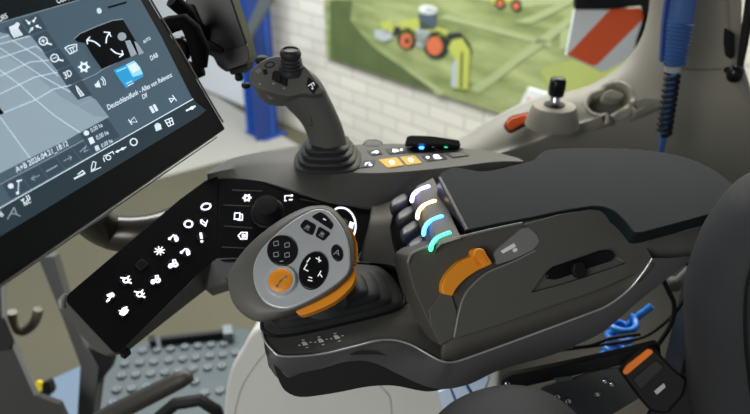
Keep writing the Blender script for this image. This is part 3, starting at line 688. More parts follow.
# rim highlight, label plate, slider track and slider
lp_ = rp([(494, 254), (498, 249), (523, 228), (529, 227), (537, 234), (540.5, 242), (534, 250), (513, 260), (497, 265)], 2)
lb = prism('label_plate', PM, lp_, .008, 'label', con, lift=.0048, bevel=.0012); lb['label'] = 'paler grey plate with a white wedge symbol'
Flat(PM, .0052).poly([(500.5, 251), (514, 243), (516, 246.5), (503, 253.5)], 'print_white').disc((515, 250), 2.6, 2, 'print_white', -20).build('wedge_symbol', lb)
tr = [(429, 309), (436, 301), (442, 291), (452, 295), (457, 312), (455, 336), (453, 338), (441, 345), (431, 326)]
prism('slider_track', PM, rp(tr, 2), .006, 'console', con, lift=.003, bevel=.001)
sl = crv([(443, 294), (442.4, 288), (444, 281), (450, 271.5), (460, 262), (471, 256.8)], 4)+crv([(473.5, 254), (475.5, 250.4), (480, 248.6), (484, 249.6), (486.5, 254), (490.5, 260), (492.5, 264)], 3)+crv([(487, 266.5), (478, 270.5), (466, 278.5), (457, 288), (452.5, 296)], 4)
prism('throttle_slider', PM, sl, .018, 'orange', con, lift=.010, bevel=.0022, seg=4)
prism('slider_nub', PM, rp([(473.5, 255), (475, 250.4), (480, 248.2), (484, 249), (487, 255), (492.6, 263.6), (486, 267), (480, 259)], 2.5), .02, 'orange', con, lift=.0145, bevel=.003, seg=4)
tube('pocket_rim', [PM.at(x, y, .0014) for x, y in crv([(408, 263), (410, 256.5), (416, 251.6), (443, 241.8), (487, 230.5), (522, 223)], 4)], .0016, 'rim', con, 8)
tube('fairing_rim', [PM.at(x, y, .0062) for x, y in crv([(454.4, 337), (456.4, 326), (460, 309), (464.5, 296), (471.5, 286.4), (487.4, 272.6), (513, 261.8), (535, 250.6)], 4)], .0014, 'rim', con, 8)
Flat(PM, .0148).line([(474, 257), (478, 266)], .9, 'orange_red').line([(482.5, 253), (488, 262)], .7, 'orange_red').build('slider_ribs', con)
# mid surface between module and trim strip
mt = crv([(444, 347), (456, 338), (475, 331), (500, 322), (545, 306), (600, 287), (632, 270), (648, 256)], 4)
tt = crv([(442, 360.5), (455, 361), (475, 354.5), (500, 345.5), (545, 329), (600, 308.5), (630, 287.5), (650, 261)], 4)
loft('lower_cheek', [[PM.at(x, y, .002) for x, y in mt], [VP.at(x, y, .0) for x, y in tt]], 'console_dark', con, thick=.006)

# ---- hydraulic lever bank with light bands
LB = []
top = [(433, 178), (440, 192), (447, 207.5), (454, 223), (461, 238)]
cor = [(414, 189), (419.5, 203), (425.5, 218), (431.5, 233), (437, 247)]
lowl = [(411, 205), (417, 219), (423, 235), (430, 251), (434, 258)]
r1 = [Z(x, y, .836) for x, y in top]; r2 = [Z(x, y, .834) for x, y in cor]; r3 = [Z(x, y, .815) for x, y in lowl]
r0 = SH(r1, (.004, .01, -.03))
rowsx = [[tuple(a), tuple(b), tuple(b.lerp(c, .35)), tuple(c), tuple(d)] for a, b, c, d in zip(r0, r1, r2, r3)]
loft('lever_bank', dense([r0, r1, [a.lerp(b, .82)+V((0, 0, .0016)) for a, b in zip(r1, r2)], [a.lerp(b, .10)+V((0, 0, -.0008)) for a, b in zip(r2, r3)], r3], 3), 'console', con, thick=0)
LEDS = [([(411.8, 199), (412.6, 195.6), (415, 193), (420.5, 189.6), (429.5, 186.2)], 'led_violet', 'violet white light band'), ([(417.4, 216), (418.2, 211.6), (421, 208), (427, 204), (436, 200.6)], 'led_warm', 'warm yellow light band'), ([(423.6, 232.5), (424.4, 227.8), (427.4, 223.6), (433.5, 219.6), (443, 216)], 'led_blue', 'blue light band'), ([(430.6, 247.5), (432, 243.4), (435.4, 239.6), (441.5, 236), (450.5, 232.4)], 'led_green', 'green light band')]
BP = P3(r1[0], r1[4], r2[0])
for px, m, lab in LEDS:
    pts = []
    for k, (x, y) in enumerate(px):
        pts.append(BP.at(x, y, .0012) if k >= 2 else BP.at(x, y, .0012)+V((0, 0, -.0015 if k == 1 else -.004)))
    p2 = [V(p) for p in crv([tuple(p) for p in pts], 4)]
    tube('light_band', p2, [.0018]+[.0026]*(len(p2)-2)+[.0018], m, con, 8)['label'] = lab
PD = [(399, 204.5), (405.5, 217.5), (410, 232.5), (416.5, 247.5)]
for i, (x, y) in enumerate(PD):
    c = Z(x, y, .816-.004*i); ax = (r1[4]-r1[0]).normalized(); sd = (r1[0]-r2[0]).normalized()
    rot = Matrix((sd, ax, sd.cross(ax))).transposed()
    blob('paddle_lever', c, (.0175, .0128, .011), 'paddle', con, 14, rot, 3.2)
# ---- armrest pad
PADP = Plane(Z(466, 231, .838), (0, -.22, 1))
pdx = crv([(438, 176), (443, 171.5), (452, 167)], 3)[:-1]+crv([(452, 167), (464, 168.2), (480, 171), (495, 169.4), (515, 164.6), (534, 160)], 3)[:-1]+crv([(534, 160), (539, 154.5), (545, 150.6), (556, 148.6), (600, 147.4), (645, 149.6), (685, 157), (715, 170), (736, 187), (744, 197)], 3)[:-1]+crv([(744, 197), (741, 203), (728, 209), (690, 220), (660, 228), (642, 232.6), (634, 232.5)], 3)[:-1]+crv([(634, 232.5), (629, 226), (622, 218), (612, 210), (600, 206.6), (585, 207)], 3)[:-1]+[(560, 211.5), (530, 218), (500, 223.5), (467, 230.5)]
f = [PADP.at(x, y) for x, y in pdx]
solid('arm_pad', f, [p+V((0, .008, -.02)) for p in f], 'pad', con, .007, 5)['label'] = 'dark slate padded arm cushion'
cx_ = [p+V((0, -.004, -.012)) for p in f]
tube('pad_piping', [PADP.at(x, y, -.008)+V((0, -.005, -.002)) for x, y in crv([(470, 230.5), (500, 224), (530, 218.4), (560, 212), (585, 207.6), (600, 207.2), (612, 210.6), (621, 218), (628, 226), (632, 231)], 4)], .0026, 'black_gloss', con, 8)
ed = [PADP.at(x, y, .001) for x, y in [(437.5, 177), (441, 176), (469, 229), (465, 231.5)]]
solid('pad_end_strip', ed, SH(ed, (0, 0, -.03)), 'black_gloss', con, .0015)
# arm support under the console, out of sight
sp_ = [V((.30, .80, .72)), V((.50, .84, .72)), V((.50, .90, .72)), V((.30, .86, .72))]
solid('support_arm', sp_, [p+V((0, 0, .03)) for p in sp_], 'dark_steel', con, .004)
sp_ = [V((.45, .82, .74)), V((.50, .82, .74)), V((.50, .88, .74)), V((.45, .88, .74))]
solid('support_post', sp_, [V((p.x, p.y, 0)) for p in sp_], 'dark_steel', con, .004)

# ================================================================== JOYSTICK ON THE DECK
js = thing('joystick', 'dark grey pistol grip joystick with thumb stick on rubber gaiter', 'joystick', Z(330, 160, .837))
jc = Z(327.5, 161.5, .837)+V((0, .005, 0))
def gaiter_prof(r0, r1, h, n):
    out = [(r0, 0)]
    for k in range(n):
        t0 = k/n; ra = r0+(r1-r0)*t0; rb_ = r0+(r1-r0)*(k+1)/n
        out += [(ra*1.0, h*t0), (ra*1.015, h*(t0+.28/n)), (ra*.985, h*(t0+.55/n)), (rb_*.99, h*(t0+.75/n)), (rb_*.955, h*(t0+.9/n))]
    return out+[(r1*.9, h), (r1*.5, h)]
lathe('gaiter', jc, (0, 0, 1), gaiter_prof(.0455, .026, .030, 4), 'rubber', js, 40, .62, 1.0)
jy = jc.y-.006
def sect(px, py, hw, hd, tl):                            # one horizontal-ish section of the stem
    c = Y(px, py, jy); ax = V((math.cos(tl), 0, math.sin(tl)))
    sc = (c-CAM).length/F; return [c+ax*math.cos(t)*hw*sc+V((0, 1, 0))*math.sin(t)*hd for t in [k*math.tau/28 for k in range(28)]]
ST = [(328.5, 153, 18, .019, 0), (328, 143, 18.6, .0195, 0), (325, 131, 18.2, .0195, .16), (319.5, 118.5, 18.2, .0195, .3), (312.5, 107, 19.4, .0195, .45), (304, 95, 21.5, .020, .62), (296, 86, 21, .020, .75), (290, 79, 17, .018, .8)]
st_ = dense(list(map(list, zip(*[sect(*s) for s in ST]))), 3)
loft('stem', list(map(list, zip(*st_))), 'grip', js, close=True, caps=True)
HD = Plane(Y(285, 88, jy-.022), (-.12, -.85, .52))
hf = [(249, 75), (253, 68), (259, 62.5), (266, 58.5), (274, 56), (284, 56), (295, 59), (304, 65), (312, 74), (319, 84), (324, 92), (314, 94.5), (302, 93.5), (290, 96.5), (278, 94.5), (266, 91), (254, 87), (249.5, 81)]
f = [HD.at(x, y) for x, y in crv(hf, 3, True)]
bp_ = [(256, 80), (260, 73), (266, 68), (272, 64.5), (278, 63), (286, 63), (296, 66), (305, 72.5), (312, 80), (319, 90), (323, 97), (314, 101.5), (303, 103), (290, 106), (278, 107), (267, 104.5), (260, 98), (256, 90)]
b = [HD.at(x, y, -.03) for x, y in crv(bp_, 3, True)]
solid('head', f, b, 'grip', js, .003, 4)
HF = HD.off(.0002)
prism('amber_lamp', HF, rp([(254, 70.5), (260.5, 67), (263, 71), (257.5, 74)], 1.4), .003, 'label', js, lift=.0012)
prism('small_button', HF, rp([(262.5, 70), (266, 68.4), (267.5, 73.6), (263.5, 75)], 1), .003, 'black_matte', js, lift=.0014)
Flat(HF, .0008).ring((269.5, 64.8), 4.6, 2.6, 1.1, 'black_matte', -14).build('round_button', js)
rk = prism('rocker_switch', HF, rp([(272.5, 71.5), (287.3, 75.5), (286.5, 86.5), (271.5, 79.5)], 1.4), .004, 'black_matte', js, lift=.0022)
prism('rocker_cap', HF, rp([(274, 70), (281, 71.5), (280.5, 82), (273, 78.5)], 1.2), .003, 'key_black', rk, lift=.0052)
Flat(HF, .0008).disc((273.5, 83.5), 1.4, 1, 'icon_grey').disc((284, 88.3), 1.5, 1, 'icon_grey').disc((259.8, 84), 1.4, .9, 'icon_grey').build('print_marks', js)
dmd = prism('diamond_button', HF, rp([(308.2, 76.6), (318.5, 85), (312.8, 94.2), (306, 85)], 1.2), .006, 'black_matte', js, lift=.0022)
ic = icon(HF, (312, 85.5), (313, 86.2), 3.4, 'icon_soft', .0026); ic.line([(-.2, .9), (-.8, -.7)], .42, 'icon_soft').line([(-.2, .9), (.5, .5)], .42, 'icon_soft').line([(-.4, .1), (.4, -.2)], .38, 'icon_soft').disc((.6, -.6), .3, .3, 'icon_soft').build('icon', dmd)
prism('trigger', Plane(Y(270, 98, jy-.016), (0, -1, .1)), rp([(266, 95.5), (273.5, 94.5), (276, 98), (270, 99.5)], 1), .004, 'label', js, lift=.0003)
Flat(Plane(Y(308, 120, jy-.02), (0, -1, .25)), .0).line([(298, 104), (305, 109), (311, 117), (312, 125), (309, 126)], .5, 'black_matte').build('seam_line', js)
# thumb stick
tb = HD.at(290.5, 71, .004)+V((0, .008, .0)); tax = V((.03, -.12, 1)).normalized()
lathe('thumb_bellows', tb, tax, [(.0158, -.006), (.0158, .001), (.0148, .002), (.0158, .0035), (.0155, .0055), (.0140, .0065), (.0149, .008), (.0146, .010), (.0132, .011), (.0141, .0125), (.0138, .0145), (.0126, .0155), (.0126, .0165)], 'rubber', js, 30)
lathe('thumb_cap', tb+tax*.0155, tax, [(.0112, 0), (.0138, .003), (.0137, .007), (.0120, .0105), (.0100, .0118), (.0094, .0098), (.003, .0094), (.001, .0094)], 'rubber', js, 12)
blob('side_roller', Y(262, 60, jy+.012), (.009, .009, .006), 'black_matte', js, 12)
blob('front_button', Y(246, 85.5, jy), (.006, .006, .004), 'black_matte', js, 10)

# ================================================================== MULTIFUNCTION LEVER
ml = thing('multifunction_lever', 'grey multifunction lever with silver button face and orange side paddles', 'lever', Z(335, 300, .76))
base = crv([(262, 326), (266, 333), (276, 336.5), (300, 334), (345, 324), (385, 314), (401, 307.5), (404.5, 299), (398, 281), (390, 270), (377, 265.5), (350, 264), (315, 270), (285, 285), (266, 305)], 3, True)
bb = [PLP.at(x, y, .001) for x, y in base]; bc = Z(322, 283, .815)
bc0 = sum(bb, V())/len(bb)
rows = [SH(bb, (0, 0, -.01)), bb]
nf = 5
for k in range(nf):
    for t, g in ((.15, 1.0), (.45, 1.02), (.7, .97), (.95, .93)):
        s = (k+t)/nf; sc = (1-.70*s)*g
        cc = bc0.lerp(V((bc.x, bc.y, bc0.z)), s); rows.append([V((cc.x+(p.x-bc0.x)*sc, cc.y+(p.y-bc0.y)*sc, p.z+(.8075-p.z)*s)) for p in bb])
loft('gaiter', rows, 'rubber', ml, close=True, caps=True)
fr_ = [V((p.x, p.y, p.z)) for p in bb]
tube('gaiter_frame', [p+V((0, 0, .001)) for p in bb+[bb[0], bb[1]]], .0022, 'black_matte', ml, 8)
GR = Plane(Z(300, 262, .848), (-.08, -.62, .78))
sil = crv([(253, 268), (259, 252), (272, 237), (290, 222), (307, 212), (318, 208.6), (330, 211.6), (342, 226.5), (348, 242), (350, 256), (347.5, 273), (326, 290.5), (297, 305.5), (281, 308.4), (265, 302.5), (255, 287)], 4, True)
bod = crv([(228, 278), (233, 265), (250, 243.5), (276, 222.5), (301, 209), (318, 205.4), (332, 208), (346, 223), (352.5, 240), (354, 256), (350.5, 276), (330, 294), (300, 309.5), (274, 318.5), (252, 320), (233, 303)], 4, True)
sil_in = [tuple(V((300, 258))+(V(q)-V((300, 258)))*1.015) for q in sil]
rows = [[GR.at(x, y, .001) for x, y in sil], [GR.at(*(V(a).lerp(V(b), .35)), .0002) for a, b in zip(sil, bod)], [GR.at(*(V(a).lerp(V(b), .8)), -.005) for a, b in zip(sil, bod)], [GR.at(x, y, -.012) for x, y in bod]]
cb2 = sum(rows[-1], V())/len(bod)
for d, s in ((.020, .985), (.028, .93), (.036, .8), (.042, .55)):
    rows.append([cb2+(p-cb2)*s-GR.n*(d-.012)+V((.012, .012, -.004))*((1-s)/.45) for p in rows[3]])
loft('grip_body', rows, 'grip', ml, close=True, caps=True)
prism('face_plate', GR, sil, .004, 'silver', ml, lift=.0032, bevel=.0022, seg=4)['label'] = 'satin silver button face'
GF = GR.off(.0032)
def pad_btn(name, px, m, d=.004, lift=.0016, bev=.0014): return prism(name, GF, px, d, m, ml, lift=lift, bevel=bev)
pb1 = pad_btn('rocker_pad', ell(282, 250, 15.4, 15.6, 0, 32), 'key_black', lift=.0022)
Flat(GF, .0025).line([(272, 249), (292, 252)], .7, 'black_matte').line([(284, 236), (280, 264)], .7, 'black_matte').build('grooves', pb1)
i4 = Flat(GF, .0026)
for x, y in ((276, 243.5), (287, 245), (276, 254.5), (287, 255)):
    i4.line([(x-2.4, y-1.6), (x+2, y-2.6), (x+2.6, y+1.6), (x-2, y+2.4), (x-2.4, y-1.6)], .7, 'icon_grey')
i4.line([(280, 261.5), (283, 261)], 1, 'icon_grey').build('icon', pb1)
ob = lathe('orange_button_ring', GF.at(281.5, 281.5, 0), GF.n, [(.0162, 0), (.016, .003), (.0148, .0046), (.0136, .0046)], 'silver', ml, 36)
obb = lathe('orange_button', GF.at(281.5, 281.5, .0), GF.n, [(.0134, 0), (.0134, .004), (.0118, .0054), (.006, .0056), (.0005, .0056)], 'orange', ml, 36)
Flat(GF, .0059).line([(277, 286), (280, 281), (285, 277)], 1.1, 'label').disc((277, 286), 1.4, 1.4, 'label').disc((286, 276.5), 1.4, 1.4, 'label').disc((281, 281), 1.2, 1.2, 'label').build('icon', obb)
ov = pad_btn('oval_pad', ell(313.2, 270, 14.4, 20, 18, 36), 'black_gloss', lift=.0026, bev=.002)
i5 = Flat(GF, .0030)
for pts in ([(316, 258), (321, 261)], [(319, 257), (319, 262)], [(318, 276), (321, 271)], [(320, 274), (322, 277)], [(307, 264), (304, 269), (308, 271)], [(310, 258), (307, 262)], [(308, 280), (312, 281)], [(309, 277), (312, 278)]): i5.line(pts, 1.1, 'icon_soft')
i5.build('icon', ov)
gb = pad_btn('oval_button', ell(337, 252.5, 6, 8.8, -14, 24), 'key_black')
ic = icon(GF, (337, 252.8), (338, 253.2), 3.4, 'icon_grey', .0020); ic.line([(-.7, -.8), (-.1, .9), (.8, -.5)], .36, 'icon_grey').line([(-.5, -.2), (.5, -.1)], .3, 'icon_grey').build('icon', gb)
for px, nm in (([(311, 216.4), (320, 211.4), (326, 215), (333.5, 224), (331.4, 230)], 'top'), ([(299.5, 225.6), (305, 218.6), (316.2, 225), (312.6, 235.4), (304.5, 232)], 'l'), ([(318.8, 226), (330.6, 233), (323.5, 241), (315, 236)], 'r')):
    k = pad_btn('finger_button', rp(px, 2.4, 3), 'key_black', lift=.0014, bev=.001)
    c = (sum(p[0] for p in px)/len(px), sum(p[1] for p in px)/len(px))
    ic = icon(GF, c, (c[0]+1, c[1]+.5), 2.6, 'icon_grey', .0018)
    if nm == 'top': ic.line([(-.5, 0), (.6, 0)], .6, 'icon_soft')
    else: ic.line([(-.7, -.5), (-.5, .7), (.6, .6), (.7, -.6)], .34, 'icon_grey').line([(-1, -.9), (1, -.9)], .3, 'icon_grey').disc((0, 0), .4, .4, 'icon_grey')
    ic.build('icon', k)
op = crv([(297, 309.5), (315, 302), (335, 290.5), (347, 279), (353.5, 266), (355.5, 275), (351, 287), (333, 302.6), (306, 314), (298, 313.4)], 3, True)
f = [GR.at(x, y, -.011) for x, y in op]; c = sum(f, V())/len(f)
solid('orange_paddle', f, [p-GR.n*.012 for p in f], 'orange', ml, .002, 3)['label'] = 'orange paddle under the grip edge'
op2 = crv([(345, 226), (351, 229), (356, 240), (357, 250), (356, 262), (352, 262), (352, 245)], 3, True)
f = [GR.at(x, y, -.014) for x, y in op2]
solid('orange_paddle', f, [p-GR.n*.010 for p in f], 'orange', ml, .002, 3)['label'] = 'orange paddle on the far side'
pk = Z(312, 290, .80)
tube('neck', [V((bc.x, bc.y, .79)), V((bc.x, bc.y-.004, .815)), cb2-GR.n*.02], [.026, .022, .022], 'rubber', ml, 24)
#@@PART3
# ================================================================== TERMINAL
U_ = ray(655, -167).normalized(); D_ = ray(679, 910).normalized()
TM = Plane(Y(226, 130, .80), U_.cross(D_)); TN = TM.n
te = thing('touch_terminal', 'large black touchscreen terminal showing a field map and radio', 'screen', TM.at(120, 200))
oc = (226.4, 129.2); 
def inter(x, x0, y0, k): return y0+(x-x0)*k
bz = [(226.4, 129.2), (158, -4+8), (110, -75), (-160, -20), (-160, 396.6)]
bz = [(226.4, 129.2), (219.5, 117), (180.4, 50), (150.5, 0), (118, -55), (-120, -12), (-120, 369), (0, 285.5), (54, 248.4), (87, 225.3), (218, 135)]
f = [TM.at(x, y, -.002) for x, y in bz]
solid('bezel', f, [p-TN*.032 for p in f], 'bezel', te, .003, 3)
tube('edge_strip', [TM.at(x, y, -.002) for x, y in [(-100, 355), (0, 286), (54, 249), (87, 226), (216, 137)]], .0014, 'bezel_edge', te, 8)
tube('edge_strip', [TM.at(x, y, -.002) for x, y in [(223, 122), (219.8, 117), (180.6, 50), (151, 0), (130, -36)]], .0012, 'bezel_edge', te, 8)
S = Flat(TM, .0003)
S.poly([(198.6, 111), (206.2, 110.2), (197.6, 117), (0, 236.6), (-100, 297), (-100, -40), (112, -40), (140.6, 0), (161, 36)], 'scr_panel')
S.poly([(-100, 70), (0, 22.5), (78.7, 0), (112, -10), (110, -40), (-100, -40)], 'scr_head', .0001)
S.poly([(206.2, 110.2), (196.5, 117.6), (0, 236.6), (-100, 297), (-100, 265), (0, 208), (92, 156), (192, 99.5)], 'scr_bar', .0001)
S.poly([(-100, 78), (0, 32), (12, 38), (31, 36), (44, 53), (58, 70), (78, 99), (94, 116), (109, 117), (80, 132.5), (68, 139.5), (32, 157), (0, 173.3), (-100, 226)], 'scr_map', .0001)
S.poly([(-20, 60), (0, 33), (31, 36), (58, 70), (78, 99), (60, 96), (30, 70), (0, 52)], 'scr_map_dark', .00015)
S.poly([(60, 96), (94, 116), (109, 117), (96, 100), (78, 88)], 'scr_map_dark', .00016)
S.poly([(-100, 226), (0, 173.3), (68, 139.5), (80, 133), (84.5, 140), (0, 184.5), (-100, 238)], 'scr_panel', .0002)
S.line([(-100, 262), (0, 208), (92, 156), (193, 99)], 1.0, 'scr_line', .0003).line([(0, 184.5), (85, 139.5)], .7, 'scr_mid', .0003).line([(0, 22.8), (79, 0)], .6, 'scr_mid', .0003)
for p in ([(3, 113), (35, 100), (54, 89), (72, 85)], [(0, 142), (15, 135), (55, 116), (92, 100)]): S.line(p, .8, 'scr_line' if p[0][0] == 3 else 'scr_mid', .0003)
for p in ([(0, 117), (14, 136), (30, 158)], [(36, 100), (55, 116), (80, 132.5)], [(0, 70), (20, 85), (36, 100)], [(12, 40), (40, 58), (58, 76)], [(0, 48), (40, 75), (70, 92)], [(0, 44), (30, 36)], [(0, 58), (36, 46), (44, 52)], [(0, 76), (30, 62), (50, 60)], [(0, 94), (35, 77), (58, 72)], [(0, 38), (20, 32)]): S.line(p, .75, 'scr_line', .0003)
S.poly([(-4, 104), (0, 108), (4, 113), (1, 115), (-4, 112)], 'scr_black', .0004)
# tool tiles
for q in ([(4, 28), (19.5, 21.5), (29, 35), (13, 40)], [(21, 20.5), (38, 13.5), (47, 29), (31, 34.5)], [(32, 36.5), (47, 30.5), (58, 47), (44, 53)], [(44.5, 54), (59, 48), (71, 64), (56.5, 70)], [(57, 71), (71.5, 65), (82, 79), (67, 86)], [(67.5, 87), (82, 80), (92, 95), (78, 100)], [(80, 134), (107, 118), (120, 136), (93, 154)]): S.poly(q, 'scr_tile', .0004)
for q in ([(2, 184), (19.5, 175), (30, 189), (11, 199)], [(20.5, 174.5), (38, 166), (48, 179), (31, 188.5)], [(39, 165.5), (55, 156.8), (64.5, 169), (49, 178.5)], [(56, 156), (71, 148), (81, 160), (65.5, 168.5)], [(72, 147.5), (83, 141.5), (92, 154), (82, 159.5)]): S.poly(q, 'scr_tile', .0004)
S.line([(72, 85), (96, 74), (102.5, 69.5), (140, 51)], .7, 'scr_mid', .0003)
scr = S.build('display', te)
# machine silhouette with airflow arrows
s2 = Flat(TM, .0012)
s2.poly([(74, 39), (80, 34), (96, 27), (112, 21), (123, 19.6), (131, 33), (140, 48), (143, 52), (128, 58), (102, 69), (92, 55), (85, 43), (78, 42)], 'scr_black')
s2.line([(74, 39), (80, 33.6), (96, 26.6), (112, 20.6), (123, 19)], .7, 'scr_mid', .0002)
s2.disc((122, 36.5), 4.4, 4.2, 'scr_mid', 0, .0003).poly([(125, 41), (130, 40), (137, 54), (131, 57)], 'scr_mid', .0003).poly([(134, 41), (137.5, 43), (144, 53), (139, 55)], 'scr_mid', .0003)
for arr in ([(100, 46), (94, 41.5), (87, 40)], [(106, 43), (107, 37), (110, 32.5)], [(111, 49), (116, 53), (123, 54.5)]):
    s2.line(crv(arr, 3), 1.3, 'scr_white', .0004)
for arr in ([(87.5, 44), (87, 40), (90, 37)], [(104, 32), (109, 32.5), (111, 36.5)], [(122, 50.5), (123, 54.5), (119.5, 57)]): s2.line(arr, 1.2, 'scr_white', .0004)
s2.build('cab_diagram', te)
def sic(name, fn, dl=.0012):
    f = Flat(TM, dl); fn(f); return f.build(name, te)
Wt, Sf = 'scr_white', 'scr_line'
sic('machine_icon', lambda f: f.poly([(9, 27), (14, 25), (17, 22), (20, 24), (18, 28), (23, 35), (14, 38), (11, 33)], Wt).line([(13, 30), (16, 37)], .5, 'scr_tile', .0003).line([(15, 29), (19, 36)], .5, 'scr_tile', .0003))
def four(f):
    for a, b in (((26, 20), (29, 23)), ((36, 17.5), (33.5, 21)), ((29.5, 32), (32, 28.5)), ((41, 28), (37, 26))): f.line([a, b], 1.1, Wt); f.poly([(b[0]-2, b[1]-.2), (b[0]+1.6, b[1]-1.6), (b[0]+.6, b[1]+2)], Wt)
sic('arrows_icon', four)
sic('zoom_in_icon', lambda f: f.ring((43.3, 41), 4, 4, 1.2, Wt).line([(46.5, 43), (51.5, 44.5)], 1.6, Wt).line([(41.5, 41.6), (45, 40.2)], .9, Wt).line([(42.5, 39.2), (44, 42.8)], .9, Wt))
sic('zoom_out_icon', lambda f: f.ring((54.6, 58), 3.8, 3.8, 1.2, Wt).line([(58, 59.5), (63, 60.6)], 1.6, Wt).line([(53, 58.6), (56.4, 57.2)], .9, Wt))
sic('windscreen_icon', lambda f: f.line([(65, 48), (69, 45.5), (76.5, 44.2), (77, 50.5), (70, 54), (65, 48)], 1, Wt).line([(70, 48), (72, 52.6)], .8, Wt).line([(72.4, 47), (74, 51.4)], .8, Wt).line([(68, 49), (75, 46.5)], .8, Wt))
def gear2(f):
    f.ring((84, 67), 3.2, 3.2, 2, Wt)
    for a in range(0, 360, 60): f.line([(84+3.5*math.cos(math.radians(a)), 67+3.5*math.sin(math.radians(a))), (84+5.4*math.cos(math.radians(a)), 67+5.4*math.sin(math.radians(a)))], 1.8, Wt)
sic('settings_icon', gear2)
sic('arrow_icon', lambda f: f.poly([(75.4, 85), (78, 87), (84.5, 95), (80.5, 97), (77, 91)], Wt).line([(78, 89), (82, 95)], .8, 'scr_tile', .0003))
sic('speaker_icon', lambda f: f.poly([(94.5, 84.5), (96.5, 83.2), (98.5, 80), (101, 87.6), (98, 87), (96, 87.4)], Wt).ring((98.5, 83), 5, 5, .9, Wt, -20, -45, 45, 8).ring((98, 83), 7.4, 7.4, .9, Wt, -20, -40, 40, 8))
sic('album_tile', lambda f: f.poly([(113.6, 70), (126, 64.6), (134, 60.6), (140, 67), (143.6, 76.4), (130, 84), (126.6, 88.6), (120, 80)], 'scr_blue').poly([(126, 64.6), (134, 60.6), (140, 67), (143, 74), (133, 77)], 'scr_cyan', .0002).poly([(128, 66), (136, 62.6), (140, 69), (133, 73)], 'scr_white', .0003).line([(117, 71.4), (126, 67.6)], 1.2, 'scr_cyan', .0003).line([(126.5, 83.6), (132, 81)], 1.3, 'scr_cyan', .0003).line([(128, 86), (133.6, 83)], .8, 'scr_white', .0003))
sic('previous_icon', lambda f: f.line([(128.6, 119.6), (131.8, 124.4)], 1, Wt).poly([(130, 121.6), (134, 117), (137, 122)], 'scr_panel').line([(130.3, 121.8), (134, 117.3), (137, 122), (130.3, 121.8)], .9, Wt))
sic('pause_icon', lambda f: f.poly([(149, 107), (151.4, 105.8), (155, 112), (152.6, 113.4)], Wt).poly([(152.6, 105.2), (155, 104), (158.4, 110.2), (156, 111.6)], Wt))
sic('next_icon', lambda f: f.line([(169.2, 98.6), (173.8, 98.6), (171.2, 102.2), (169.2, 98.6)], .9, Wt).line([(172.6, 95.4), (176.4, 100.6)], 1, Wt))
sic('connection_icon', lambda f: f.line([(186.5, 110.6), (195, 106.2)], 1.8, Wt).disc((192, 108), 1.8, 1.8, Wt))
sic('cloud_icon', lambda f: f.disc((157.8, 126), 3.4, 3, Sf).poly([(155, 127), (160.5, 124.6), (162, 129), (156, 131.4)], Sf))
sic('map_pin_icon', lambda f: f.line([(165, 120.6), (171.6, 117.8), (173.6, 124), (168.6, 126.4), (165, 120.6)], 1, Wt).line([(169, 119), (170.6, 125)], .9, Wt).line([(166.6, 123.2), (172.4, 120.6)], .9, Wt))
sic('circle_icon', lambda f: f.ring((133.7, 142), 3.4, 3.4, 1.3, Wt))
sic('implement_icon', lambda f: f.line([(116, 152), (126, 147)], 1.2, Wt).disc((117.6, 151.4), 1.3, 1.3, Wt).disc((122.6, 148.8), 1.6, 1.4, Wt))
sic('camera_icon', lambda f: f.line([(103.6, 156.4), (112.6, 151.6), (113.8, 154)], 1, Wt).line([(103.4, 158), (104.6, 161.6)], 1, Wt).ring((108.4, 157.6), 2.4, 2.2, 1, Wt))
sic('edit_icon', lambda f: f.line([(93, 161.5), (91.6, 166), (91.4, 170.6), (95, 168.2), (96, 162.4), (93, 161.5)], .9, Wt).line([(91.4, 171.6), (100.6, 167.4)], 1, Wt))
sic('machine_bar_icon', lambda f: f.line([(74.6, 178.6), (84.8, 173.2)], 1.7, Wt).line([(77.8, 174.4), (82.6, 170.6), (84.6, 173)], 1, Wt))
sic('route_icon', lambda f: f.disc((10.8, 186), 2.9, 2.6, Wt).line([(17, 181.4), (21.4, 180)], 1.6, Wt).line([(18.6, 181.6), (18.2, 192)], .9, Wt).disc((17.6, 193), 1.7, 1.5, Wt))
sic('tile_arrows', lambda f: f.line([(31.4, 179), (39.6, 175.2)], .8, 'scr_mid').line([(34, 175.6), (31.4, 179), (35, 180)], .8, 'scr_mid').line([(46.6, 171.4), (57, 165.6)], 1.4, 'scr_mid').line([(63.8, 161), (71.6, 157)], .8, 'scr_mid').line([(68.4, 156), (71.6, 157), (70.4, 160)], .8, 'scr_mid').line([(80, 152), (86, 146), (84, 152), (88, 150)], .9, 'scr_mid'))
sic('data_icons', lambda f: f.disc((86.4, 133), 2.8, 2.6, Wt).poly([(88, 138.6), (92.4, 136.6), (95, 142.4), (90.6, 144.6)], Wt).poly([(94.4, 146.4), (98, 144.8), (100, 149.6), (96, 151.4)], Sf))
sic('compass_icon', lambda f: f.line([(7.6, 219), (14, 207.6), (16.6, 213.4)], 1.1, 'scr_mid').line([(10, 214), (14.6, 213.6), (20, 216)], 1, 'scr_mid'))
sic('status_icon', lambda f: f.disc((99.2, 10.8), 2.4, 3, Sf, -20))
sic('slider_bar', lambda f: f.line([(108.6, 7.4), (126, 2.4)], 2, 'scr_black'))
tx = lambda s, a, b, m=Wt, bold=.01: text('screen_text', s, TM, a, b, m, te, .0013, bold)
tx('CON', (57.6, 3.6), (69, -.2), Wt)
tx('ORS', (-.6, 22), (8, 17.6))
tx('3D', (65.4, 79), (72.6, 75.2), Wt, .02)
tx('AUTO', (143.8, 43.6), (151, 39.4)); tx('DAB', (151.2, 60.6), (158.4, 56.8))
tx('Deutschlandfunk - Alles von Relevanz', (108.4, 110), (172.4, 76.4)); tx('Dlf', (143.2, 99.2), (147.8, 96.6))
tx('A+B 2026.04.21_18:12', (16.6, 172.8), (68.6, 145.4))
